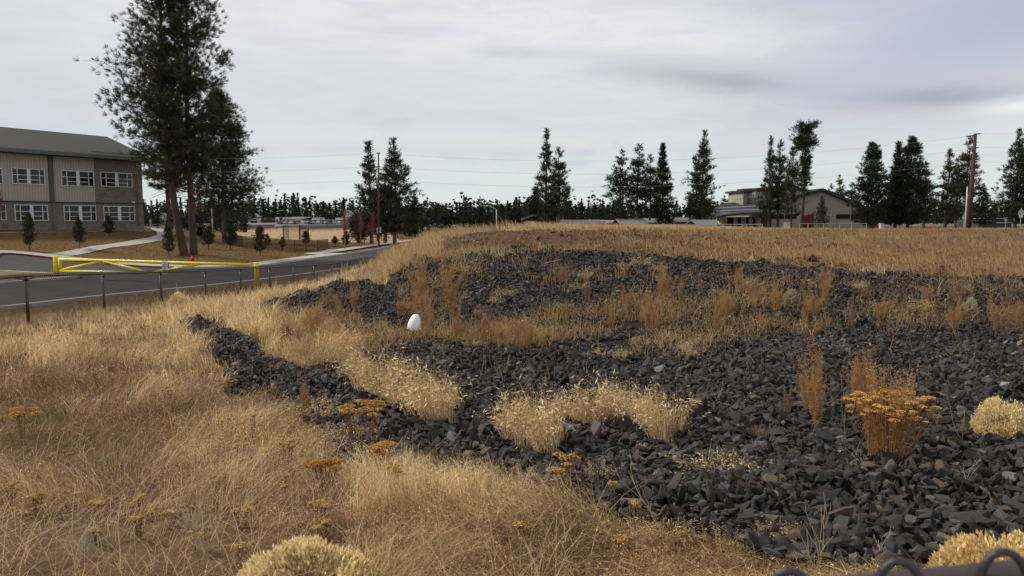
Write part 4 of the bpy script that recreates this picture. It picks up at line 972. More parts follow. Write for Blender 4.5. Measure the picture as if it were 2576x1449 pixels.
def build_near_fence():
    pa = P(2157, 1457, .46); pb = P(2576, 1418, .475); d = (pb - pa); d.normalize(); R = .0215
    mid = (pa + pb) / 2 + Vector((0, -R * .44, -R * .9 + .0035)); t = thing('chain_link_fence', 'top of the dark fence right in front of the camera, bottom right', 'fence', mid)
    MB().tube([-d * 9, -d * .3, d * .3, d * 9], R, 28).build('top_rail', mat('brown_vinyl_rail', (.05, .036, .039), .65, noise=.2, nscale=40, spec=.25), t, smooth=True)
    KN = mat('vinyl_wire', (.022, .015, .017), .4, spec=.5, bump=.15, bscale=200)
    x2 = P(2257, 1399, .47) - mid; u0 = x2.dot(d); pitch = .0690
    for k in range(-40, 41):
        c = d * (u0 - .017 + k * pitch) + Vector((0, 0, -.0015)); w = .0027; pts = []
        for i in range(13):
            a = math.pi * i / 12; pts.append(c + d * (-.0125 * math.cos(a)) + Vector((0, -.014 + .006 * math.cos(a), R - .010 + .027 * math.sin(a) ** .8)))
        pts = [c - d * .022 + Vector((0, -.03, R - .05))] + pts + [c + d * .030 + Vector((0, -.030, R - .046))]
        q = [c + d * .006 + Vector((0, -.033, R - .002)), c + d * .016 + Vector((0, -.036, R + .004)), c + d * .028 + Vector((0, -.035, R - .004)), c + d * .036 + Vector((0, -.032, R - .02))]
        q2 = [c - d * .024 + Vector((0, -.022, R - .012)), c - d * .012 + Vector((0, -.03, R - .004)), c + d * .004 + Vector((0, -.032, R - .006))]
        MB().tube(pts, w, 10).tube(q, w, 10).tube(q2, w, 8).build('wire_loop', KN, t, smooth=True)
    acc = Acc(); D2 = np.array([d.x, d.y]); wire_mesh(acc, -D2 * 4 + np.array([0, -.03]), D2 * 4 + np.array([0, -.03]), lambda u: -1.1 + (u - .5) * 8 * d.z, lambda u: -.02 + (u - .5) * 8 * d.z, .0707, .005); link('wire_mesh', acc.mesh('wire_mesh'), KN, t)
    for s in (-8.2, -5.2, -2.2, .85, 3.9, 6.9): o = MB().tube([d * s + Vector((0, 0, -1.3)), d * s + Vector((0, 0, -.02))], .03, 14).build('post', BLK, t, smooth=True)
build_near_fence()

# ================================================================== yellow gate
YEL = mat('yellow_paint', (.72, .58, .02), .5, noise=.16, nscale=5, spec=.4, coat=.1)
def build_gate():
    A = road_pt(135, 699); za = float(zroad(*A)) + .15
    B = road_pt(642, 721); zb = h1(*B)
    kA = A[1] / F; kB = B[1] / F
    t = thing('road_gate', 'long yellow pipe swing gate closed across the road', 'gate', (A[0], A[1], za)); O = Vector((A[0], A[1], za))
    topA = P(137, 644, A[1]).z; rA = 6.2 * kA
    MB().tube([(0, 0, -.2), (0, 0, topA - za - .03), (0, 0, topA - za)], [rA, rA, rA * .8], 16).build('hinge_post', YEL, t, smooth=True)
    pB = Vector((B[0], B[1], zb)) - O; topB = P(643, 660, B[1]).z - O.z; rB = 5.8 * kB
    MB().tube([(pB.x, pB.y, pB.z - .2), (pB.x, pB.y, topB - .03), (pB.x, pB.y, topB)], [rB, rB, rB * .8], 16).build('latch_post', YEL, t, smooth=True)
    def q(px, py):     # a point in the gate's own plane
        u = (px - 140) / (636 - 140.); Y = A[1] + (B[1] - A[1]) * u
        for _ in range(6):
            v = P(px, py, Y); s = (v.x - A[0]) / (B[0] - A[0]); Y = A[1] + (B[1] - A[1]) * s
        return P(px, py, Y) - O
    r0 = .085
    MB().tube([q(143, 652), q(300, 656), q(450, 661), q(628, 666)], r0, 10).build('top_bar', YEL, t, smooth=True)
    MB().tube([q(150, 652), q(151, 681)], .1, 10).build('end_upright', YEL, t, smooth=True)
    MB().tube([q(148, 681), q(250, 684), q(384, 687)], r0, 10).build('bottom_bar', YEL, t, smooth=True)
    for a, b in ((q(152, 679), q(262, 656)), (q(262, 656), q(376, 687)), (q(376, 687), q(502, 664))):
        MB().tube([a, b], r0 * .95, 10).build('brace', YEL, t, smooth=True)
    DK = mat('rusty_steel', (.10, .055, .04), .7, noise=.3, nscale=12)
    for py in (654, 682): a = q(140, py); MB().box(a.x - .06, a.y - .08, a.z - .06, a.x + .25, a.y + .02, a.z + .05).build('hinge', DK, t)
    a = q(632, 666); MB().box(a.x - .05, a.y - .07, a.z - .17, a.x + .22, a.y + .03, a.z + .1).build('latch', GALV, t)
    s = q(418, 672); w = 13.2 * 44 / F; h = 22.0 * 44 / F * 1.5
    SW = mat('sign_white', (.62, .58, .58), .5, noise=.04); c = Vector((s.x, s.y - .14, s.z - .02))
    st = thing('parking_sign', 'small white no parking sign hung on the yellow gate', 'sign', O + c, math.atan2(B[1] - A[1], B[0] - A[0]) * .3)
    h = 32 * 44 / F; w = 15 * 44 / F
    MB().box(-w / 2, -.012, -h / 2, w / 2, 0, h / 2).build('sign_plate', SW, st, bevel=.01)
    MB().box(w / 2 + .005, .01, -h / 2 + .05, w / 2 + .045, .05, h / 2 - .08).build('bracket', DK, st)
    K = mat('sign_lettering', (.10, .07, .09), .6)
    for tx, z, sz in (('P', h * .41, .07), ('NO', h * .30, .075), ('PARKING', h * .19, .075), ('AT ANY', h * .06, .09), ('TIME', -h * .07, .09)):
        text_mesh(tx, sz, K, st, 'lettering', (0, -.016, z), (math.pi / 2, 0, 0))
    MB().box(-w * .36, -.018, -h * .235, w * .36, -.013, -h * .215).box(-w * .25, -.018, -h * .36, w * .25, -.013, -h * .345).build('lettering', K, st)
build_gate()
def build_hydrant(px, py, s, label, Y=None):
    g = base(px, Y) if Y else ground(px, py, 40); RD = mat('hydrant_red', (.55, .02, .03), .45, spec=.5)
    t = thing('fire_hydrant', label, 'hydrant', g)
    MB().tube([(0, 0, 0), (0, 0, .05 * s), (0, 0, .06 * s), (0, 0, .55 * s), (0, 0, .56 * s), (0, 0, .6 * s)], [.2 * s, .2 * s, .13 * s, .13 * s, .18 * s, .18 * s], 16).build('barrel', RD, t, smooth=False)
    MB().tube([(0, 0, .6 * s), (0, 0, .7 * s), (0, 0, .78 * s), (0, 0, .86 * s)], [.16 * s, .13 * s, .06 * s, .035 * s], 14).build('bonnet', RD, t, smooth=True)
    for a, b in (((-.24, 0), (-.1, 0)), ((.24, 0), (.1, 0)), ((0, -.26), (0, -.1))): MB().tube([(a[0] * s, a[1] * s, .45 * s), (b[0] * s, b[1] * s, .45 * s)], .07 * s, 12).build('outlet_cap', RD, t)
build_hydrant(484, 668, .85, 'red fire hydrant at the foot of the big twin trunked pine')
build_hydrant(2339, 0, .8, 'small red hydrant in front of the dark pines at right', 90)
def build_kerb_text():
    g = Vector((*road_pt(258, 665), 0)); z = float(zroad(g.x, g.y)); i = np.argmin(np.hypot(FARs[:, 0] - g.x, FARs[:, 1] - g.y)); dd = FARs[i + 2] - FARs[i - 2]
    K = mat('white_stencil', (.6, .55, .55), .7); a = math.atan2(dd[1], dd[0])
    o = text_mesh('FIRE LANE', .13, K, None, 'kerb_lettering', (FARs[i][0] + math.sin(a) * .01, FARs[i][1] - math.cos(a) * .01, z + .07), (math.pi / 2, 0, a)); tag(o, 'white FIRE LANE stencil on the red kerb face', 'lettering')
build_kerb_text()

# ================================================================== far fences and field gear
def simple_fence(pts, h, label, pr, m, sp, mw, name='chain_link_fence', s=.12, group=None):
    t = thing(name, label, 'fence', (*pts[0][:2], 0), 0, group); ox, oy = pts[0][0], pts[0][1]; top = []
    post_me = None
    for p in pts:
        MB().tube([(p[0] - ox, p[1] - oy, p[2] - .1), (p[0] - ox, p[1] - oy, p[2] + h)], pr, 6).build('post', m, t); top.append((p[0] - ox, p[1] - oy, p[2] + h))
    MB().tube(top, pr * .7, 5).build('top_rail', m, t)
    if mw:
        acc = Acc()
        for a, b in zip(top[:-1], top[1:]): wire_mesh(acc, a[:2], b[:2], lambda u, a=a, b=b: a[2] * (1 - u) + b[2] * u - h + .03, lambda u, a=a, b=b: a[2] * (1 - u) + b[2] * u, s, mw)
        link('wire_mesh', acc.mesh('wire_mesh'), m, t)
    return t
BRN = mat('brown_fence', (.07, .038, .026), .6)
def build_field():
    pts = []
    for px, py in [(560,612),(585,617),(610,623),(639,627),(674,630),(710,632),(741,633.5),(770,633),(799,632),(825.6,628)]:
        g = ground(px, py, 40); pts.append((g.x, g.y, g.z))
    simple_fence(pts, 1.25, 'brown chain link fence curving below the lawn past the young pines', .035, BRN, 0, .016, s=.11)
    pts = [(*(lambda g: (g.x, g.y, g.z))(P(px, 587 - (px - 560) * .002, 300)),) for px in np.arange(556, 905, 15.5)]
    pts = [(x, y, h1(x, y)) for x, y, z in pts]
    simple_fence(pts, 2.2, 'pale post chain link fence along the far side of the playing field', .09, mat('pale_post', (.42, .40, .36), .6), 0, .03, s=.5)
    # throwing cage
    NET = mat('net_dark', (.10, .09, .09), .8); g0 = ground(713, 604, 60); t = thing('batting_cage', 'tall netted throwing cage with dark posts on the playing field', 'sports cage', g0); k = g0.y / F
    H_ = 38 * k
    loc = [(0, 0), (34 * k, 1.5), (43 * k, 5), (24 * k, 9), (4 * k, 9), (-10 * k, 5)]
    for x, y in loc: MB().tube([(x, y, -.2), (x, y, H_)], .085 if (x, y) in loc[:2] else .05, 8).build('post', BRN, t)
    for x, y, dx in ((0, 0, -1.2), (loc[1][0], 1.5, 1.4)): MB().tube([(x, y, H_ * .45), (x + dx, y - .5, 0)], .03, 6).build('stay', BRN, t)
    acc = Acc()
    for a, b in zip(loc[1:], loc[2:] + loc[:1]): wire_mesh(acc, a, b, lambda u: .1, lambda u: H_ * .98, .22, .013)
    link('net', acc.mesh('net'), NET, t)
    WH = mat('white_frame', (.75, .75, .74), .5)
    def goal(px0, px1, ytop, ybot, Y, label):
        g = base((px0 + px1) / 2, Y); w = (px1 - px0) * Y / F / 2; h = (ybot - ytop) * Y / F; t = thing('soccer_goal', label, 'goal', g); r_ = max(.05, .3 * Y / F)
        MB().tube([(-w, 0, h), (w, 0, h)], r_, 8).build('crossbar', WH, t)
        for s in (-1, 1): MB().tube([(s * w, 0, 0), (s * w, 0, h + r_)], r_, 8).build('upright', WH, t); MB().tube([(s * w, 0, h), (s * w, 1.2, 0)], r_ * .6, 6).build('rear_stay', WH, t)
    goal(701, 729, 579.5, 588, 222, 'white soccer goal on the tan playing field')
    goal(1383, 1402, 561, 577, 84, 'small white rectangular frame on the mound crest left of the pine pair')
    g = base(608.5, 205); t = thing('dugout', 'small pale open sided shelter at the left of the playing field', 'shelter', g); k = 205 / F
    PL = mat('pale_wall', (.50, .46, .40), .8); MB().box(-8 * k, 0, 0, 0, 1.5, 13 * k).build('wall', PL, t); MB().box(0, .5, 0, 8 * k, 1.5, 11 * k).build('opening_shade', mat('opening_shade_black', (.015, .013, .013), .9), t)  # solid near-black block paints the shade inside the open half
    MB().box(-8.6 * k, -.1, 13 * k, 2 * k, 1.6, 14 * k).build('roof', PL, t); MB().box(.0, -.05, 0, .1, .1, 13 * k).build('post', WH, t)
build_field()

# ================================================================== signs, poles, wires, lamps
def sign_post(px, ybase, Y, shape, ytop, ybot, wpx, label, cat='sign', back=True, plate=None, face=None, rot=0.0, name='road_sign', pole_to=None, pr=.035):
    g = base(px, Y); k = Y / F; t = thing(name, label, cat, g, rot); zt = P(px, ytop, Y).z - g.z; zb = P(px, ybot, Y).z - g.z; w = wpx * k / 2
    ALU = mat('sign_back', (.42, .42, .41), .5, metal=.2)
    MB().tube([(0, .03, -.2), (0, .03, zt + (.08 if shape != 'tri' else 0))], pr, 6).build('pole', GALV, t)
    if shape == 'penta': pts = [(-w, zb), (w, zb), (w, zb + (zt - zb) * .52), (0, zt), (-w, zb + (zt - zb) * .52)]
    elif shape == 'octa': c = (zt + zb) / 2; R = w / math.cos(math.pi / 8); pts = [(R * math.cos(math.pi / 8 + i * math.pi / 4), c + R * math.sin(math.pi / 8 + i * math.pi / 4)) for i in range(8)]
    elif shape == 'diamond': c = (zt + zb) / 2; pts = [(-w, c), (0, zb), (w, c), (0, zt)]
    else: pts = [(-w, zb), (w, zb), (w, zt), (-w, zt)]
    MB().prism(pts, -.01, .0).build('sign_face', face or ALU, t)
    if plate: z0, z1, pw = plate; z0 = P(px, z0, Y).z - g.z; z1 = P(px, z1, Y).z - g.z; pw *= k / 2; MB().box(-pw, -.012, z1, pw, -.001, z0).build('plate', mat('plate_pale', (.60, .60, .58), .5), t)
    return t
sign_post(953, 618, 103, 'penta', 567.7, 580, 12, 'back of a pentagon school crossing sign with a plate, beside the red trees', plate=(581, 586, 10.5))
sign_post(1069, 593, 150, 'octa', 571, 579.5, 8, 'back of a small stop sign at the far end of the road')
sign_post(1053, 604, 128, 'penta', 569, 582, 9, 'yellow green school sign seen nearly edge on, between the last red trees', face=mat('sign_yellow', (.62, .66, .02), .5), rot=math.radians(68))
sign_post(2568, 568, 92, 'penta', 525, 540, 15.6, 'back of a pentagon school sign at the right edge', plate=(540.5, 547, 10))
sign_post(2530, 568, 140, 'rect', 547, 556.6, 6, 'small plain grey sign left of the pentagon sign at the right edge')
sign_post(2426, 568, 96, 'penta', 537, 551, 10, 'pale sign half hidden behind the big brown utility pole', plate=(547, 551, 6))
sign_post(1803, 568, 95, 'rect', 562 - 11, 562 - 1, 2.6, 'narrow pale sign on a post in front of the dark porch', rot=math.radians(40))
_t = sign_post(378, 573, 96, 'rect', 553, 562.5, 6.4, 'white rules sign by the school path with a round symbol', face=mat('sign_white2', (.72, .72, .70), .5))
for z, a, b in ((2.05 - 1.0, -.12, .12),): pass
_z = P(378, 553, 96).z - _t.location.z
MB().box(-.11, -.016, _z - .09, .11, -.011, _z - .07).box(-.09, -.016, _z - .15, .09, -.011, _z - .13).tube([(0.1 * math.cos(a * .5236), -.014, _z - .31 + .1 * math.sin(a * .5236)) for a in range(13)], .012, 5).tube([(-.07, -.014, _z - .38), (.07, -.014, _z - .24)], .012, 5).build('lettering', mat('sign_ink', (.04, .04, .04), .6), _t)
def build_streets():
    t = thing('street_sign', 'green street name sign over a small stop sign right of the big pole', 'sign', base(2444, 105)); k = 105 / F; g = t.location
    MB().tube([(0, 0, -.2), (0, 0, P(0, 534, 105).z - g.z)], .035, 6).build('pole', GALV, t)
    z0 = P(0, 541, 105).z - g.z; z1 = P(0, 536.5, 105).z - g.z; MB().box(.0, -.03, z0, 11 * k, -.01, z1).build('name_plate', mat('sign_green', (.01, .16, .08), .5), t)
    c = P(0, 546, 105).z - g.z; R = 3.6 * k; MB().prism([(2 * k + R * math.cos(math.pi / 8 + i * math.pi / 4), c + R * math.sin(math.pi / 8 + i * math.pi / 4)) for i in range(8)], -.06, -.05).build('stop_plate', mat('sign_dullred', (.12, .03, .03), .6), t)
    g = base(1980, 74); t = thing('site_sign', 'white square sign with bold black letters before the beige building', 'sign', g); k = 74 / F
    z0 = P(0, 572.5, 74).z - g.z; z1 = P(0, 560, 74).z - g.z; w = 7.2 * k; MB().box(-w, -.03, z0, w, 0, z1).build('board', mat('board_white', (.66, .66, .62), .6), t)
    for s in (-1, 1): MB().box(s * (w - .05) - .04, 0, -.3, s * (w - .05) + .04, .06, z1).build('post', mat('board_white', (0, 0, 0)), t)
    K = mat('sign_ink', (.04, .04, .04), .6); text_mesh('CWI', .27, K, t, 'lettering', (0, -.034, z0 + (z1 - z0) * .68), (math.pi / 2, 0, 0))
    MB().box(-w * .8, -.036, z0 + (z1 - z0) * .42, w * .8, -.031, z0 + (z1 - z0) * .455).box(-w * .72, -.036, z0 + (z1 - z0) * .22, w * .72, -.031, z0 + (z1 - z0) * .26).build('lettering', K, t)
    # street lamp behind the mound
    def lamp(px, Y, ytop, arm, label, col, pr=.1):
        g = base(px, Y); k = Y / F; t = thing('street_lamp', label, 'street lamp', g); zt = P(0, ytop, Y).z - g.z
        MB().tube([(0, 0, -.2), (0, 0, zt)], [pr * 1.2, pr], 10).build('pole', col, t, smooth=True)
        if arm: a = [(0, 0, zt)] + [(dx * k, 0, zt + dz * k) for dx, dz in arm]; MB().tube(a, pr * .75, 8).build('arm', col, t, smooth=True); e = a[-1]; MB().box(e[0] - .8, -.16, e[2] - .06, e[0] + .1, .16, e[2] + .07).build('lamp_head', col, t, bevel=.05)
    WHT = mat('pale_pole', (.62, .64, .62), .5)
    lamp(1249, 190, 527, [(-17, 8.5), (-27, 8.5)], 'pale street lamp with a bent arm behind the mound', WHT, .10)
    lamp(534, 150, 512, None, 'thin grey lamp pole behind the twin trunked pine', mat('grey_pole', (.42, .43, .43), .5), .13)
    lamp(2429, 88, 470, None, 'thin white flagpole beside the big brown utility pole', WHT, .06)
    # utility poles
    BR1 = mat('pole_red_wood', (.11, .05, .035), .8, noise=.3, nscale=2); BR2 = mat('pole_weathered', (.085, .042, .036), .8, noise=.25, nscale=1.5)
    def upole(px0, px1, Y, ytop, r0, r1, m, label, arms):
        g = base(px0, Y); t = thing('utility_pole', label, 'utility pole', g); top = P(px1, ytop, Y) - g
        MB().tube([(0, 0, -.3), top * .5, top], [r0, (r0 + r1) / 2, r1], 14).build('pole', m, t, smooth=True)
        IN = mat('insulator', (.10, .10, .12), .4); out = []
        for ax, ay, bx, by in arms:
            a = P(ax, ay, Y) - g; b = P(bx, by, Y) - g; n = 6; rr = [.05, .09, .05, .09, .05, .06]; pts = [a + (b - a) * (i / 5) for i in range(6)]
            MB().tube(pts, rr, 8).build('insulator', IN, t, smooth=True); out.append(b + g)
        return out
    p1 = upole(952, 952, 95, 383, .12, .085, BR1, 'slim reddish utility pole between the left pair of pines', [(952, 384, 948, 386), (952, 418, 949, 419), (952, 452, 949, 452), (952, 384, 956, 386), (952, 418, 956, 419), (952, 452, 956, 452)])
    p2 = upole(2437, 2454, 90, 336, .31, .175, BR2, 'thick leaning brown steel utility pole near the right edge', [(2452, 340, 2430, 344), (2450, 372, 2440, 376), (2447, 405, 2440, 408), (2456, 337, 2466, 336), (2454, 372, 2462, 371), (2451, 407, 2461, 407)])
    WM = mat('wire', (.34, .34, .35), .5)
    def wire(a, b, sag, label, r_=.016):
        n = 40; pts = [a + (b - a) * (i / n) + Vector((0, 0, -4 * sag * (i / n) * (1 - i / n))) for i in range(n + 1)]; o = pts[0].copy()
        q = MB().tube([p - o for p in pts], r_ * .5, 4, caps=False).build('power_line', WM, None, loc=o); tag(q, label, 'power line')
    nm = ['top', 'middle', 'lowest']
    for i in range(3):
        wire(p1[3 + i], p2[i], 1.75, f'{nm[i]} wire of the three strung between the two utility poles')
        wire(P(-300, [372, 405, 440][i], 105), p1[i], 1.1, f'{nm[i]} wire of the three running left from the slim pole')
        wire(p2[3 + i], P(3300, [255, 300, 345][i], 88), 1.0, f'{nm[i]} wire of the three running right from the thick pole')
    # white rail fence on the crest
    WR = mat('white_rail', (.36, .34, .32), .6); pts = []
    for px in (1570, 1600, 1640, 1679, 1719, 1758, 1797, 1838, 1878, 1918): g = P(px, 564.5, 80); pts.append((g.x, g.y, g.z - 1.0))
    simple_fence(pts, 1.0, 'low white pipe rail fence in front of the long sheds', .05, WR, 0, 0, 'rail_fence')
    pts = [(*P(px, 562.5, 84)[:2], P(px, 562.5, 84).z - 1.0) for px in (2012, 2033, 2072, 2112, 2143, 2180)]
    simple_fence(pts, 1.0, 'low white pipe rail fence in front of the beige gable', .04, WR, 0, 0, 'rail_fence')
build_streets()
# ================================================================== school
def build_school():
    X0, Y0 = -54.3, 80.5; d = Vector((8.7, 13.5, 0)).normalized(); rot = math.atan2(d.y, d.x); z0 = EYE - 1.15
    t = thing('school_building', 'two storey school with beige ribbed siding, brown block and a long grey roof', 'school', (X0, Y0, z0), rot)
    def s_of(px):
        q = (px - 1288) / F / (cp + .0898 * sp); return (q * Y0 - X0) / (d.x - q * d.y)
    def zz(px, py): s = s_of(px); return P(px, py, Y0 + d.y * s).z - z0
    SID = mat('ribbed_siding', (.40, .375, .315), .6, noise=.06, nscale=2, spec=.3); BRK = mat('brown_block', (.195, .168, .145), .9, brick=(.4, .2), col2=(.145, .122, .105), noise=.12, nscale=3)
    RF = mat('shingle_roof', (.052, .054, .051), .95, noise=.28, nscale=14, brick=None, bump=.4, bscale=18); TRM = mat('roof_trim', (.10, .12, .115), .5); WF = mat('window_frame', (.66, .68, .70), .45)
    GL = mat('dark_glass', (.008, .010, .009), .06, spec=.45, noise=.5, nscale=.7); DKB = mat('dark_band', (.06, .045, .038), .8)
    xe = s_of(362); xs = s_of(239); zb = 3.05; ze = zz(0, 376); zsill = 1.1; D = 18.0; xl = -24.0
    MB().box(xl, 0, -.8, xe, D, zb - .02).build('lower_wall', BRK, t)
    MB().box(xs, 0, zb + .14, xe, D, ze + .6).build('upper_wall', BRK, t)
    MB().box(xl, -.05, zb - .02, xe + .05, D, zb + .14).build('band', DKB, t)
    # ribbed metal siding, real ribs
    pts = []; x = xl; p = .30
    while x < xs - p: pts += [(x, -.10), (x + p * .55, -.10), (x + p * .68, -.04), (x + p * .87, -.04)]; x += p
    pts.append((xs, -.10)); V = [(a, b, z) for z in (zb + .14, ze + .2) for a, b in pts]; n = len(pts); Fc = [(i, i + 1, n + i + 1, n + i) for i in range(n - 1)]
    o = link('siding', mesh_np('siding', np.array(V), np.array(Fc)), SID, t)
    MB().box(xl, -.035, zb + .14, xs, D * .98, ze + .2).build('wall_core', SID, t)
    MB().box(xs - .02, -.13, zb + .14, xs + .1, 0, ze + .2).build('corner_trim', SID, t)
    # roof
    yr = 9.0; zr = P(0, 317, 88.7).z - z0; ov = 1.1; z_e = ze + .12; sl = (zr - z_e) / (yr + ov)
    pr = [(-ov, z_e), (yr, zr), (D + ov, z_e), (D + ov, z_e - .25), (yr, zr - .25), (-ov, z_e - .25)]
    MB().prism(pr, xl - .5, xe + .9, 'x').build('roof', RF, t)
    MB().box(xl - .5, -ov - .16, z_e - .36, xe + .95, -ov - .01, z_e + .05).build('gutter', TRM, t)
    MB().box(xl - .5, -ov, z_e - .42, xe + .9, -.14, z_e - .36).build('soffit', DKB, t)
    MB().prism([(0, ze + .6), (D, ze + .6), (yr, zr - .3)], xe - .2, xe, 'x').build('gable_wall', BRK, t)
    a = s_of(126.5); MB().box(a, -.24, zb + .1, a + .5, -.11, z_e - .4).build('wall_joint', mat('joint_green', (.075, .085, .075), .6), t)
    a = s_of(128); MB().tube([(a + .2, -.12, -.6), (a + .2, -.12, zb)], .06, 8).build('downspout', TRM, t)
    a = s_of(347); MB().tube([(a, -.12, .5), (a, -.12, zb + 3.6)], .05, 8).build('downspout', TRM, t)
    a = s_of(336); MB().tube([(a, -.3, zz(336, 509)), (a, .0, zz(336, 509))], .12, 10).build('wall_camera', WF, t)  # the white dot is a small camera, not a lamp
    def win(px0, px1, py0, py1, lower):
        a, b = s_of(px0), s_of(px1); z1 = zz(px0, py0); zz0 = zz(px0, py1); yo = -.12 if not lower and b < xs + .2 else -.04
        f = MB(); fw = .07; w = b - a; m = w * .10; half = (w - m) / 2; y0_, y1_ = yo - .06, yo + .04
        f.box(a, y0_, zz0, b, y1_, zz0 + fw).box(a, y0_, z1 - fw, b, y1_, z1).box(a, y0_, zz0 + fw, a + fw, y1_, z1 - fw).box(b - fw, y0_, zz0 + fw, b, y1_, z1 - fw).box(a + half, y0_ - .01, zz0 + fw, a + half + m, y1_, z1 - fw)
        zm = zz0 + (z1 - zz0) * .58; zl = zz0 + (z1 - zz0) * .29
        L1 = a + half * .37; R1 = b - half * .37
        for x in (L1, R1): f.box(x - .035, y0_ + .003, zz0 + fw, x + .035, y1_, z1 - fw)
        for u, v in ((a + fw, L1 - .035), (L1 + .035, a + half), (a + half + m, R1 - .035), (R1 + .035, b - fw)): f.box(u, y0_ + .006, zm - .03, v, y1_, zm + .03)
        for u, v in ((L1 + .035, a + half), (a + half + m, R1 - .035)): f.box(u, y0_ + .006, zl - .03, v, y1_, zl + .03)
        fr = f.build('window', WF, t)
        k = random.random(); MB().box(a + .03, yo - .0, zz0 + .03, b - .03, yo + .035, z1 - .03).build('pane', GL, fr)
        bl = mat('blind', (.055, .055, .05), .7)
        for u, v in ((a + half * .42, a + half * .98), (b - half * .98, b - half * .42)):
            if random.random() < .6: MB().box(u, yo - .012, zm + .04, v, yo - .002, z1 - .09).build('blind', bl, fr)
    for a, b, y0, y1, lo in [(34.5, 117, 422, 462, 0), (158, 239.5, 428, 467, 0), (257.5, 336, 432, 469, 0), (37.5, 121, 514.5, 555, 1), (161, 242, 516, 556, 1), (261, 338.5, 518, 556, 1), (-62, 11, 420, 460, 0), (-60, 15.5, 513.5, 554, 1), (-190, -90, 414, 456, 0), (-188, -88, 512, 555, 1)]: win(a, b, y0, y1, lo)
build_school()

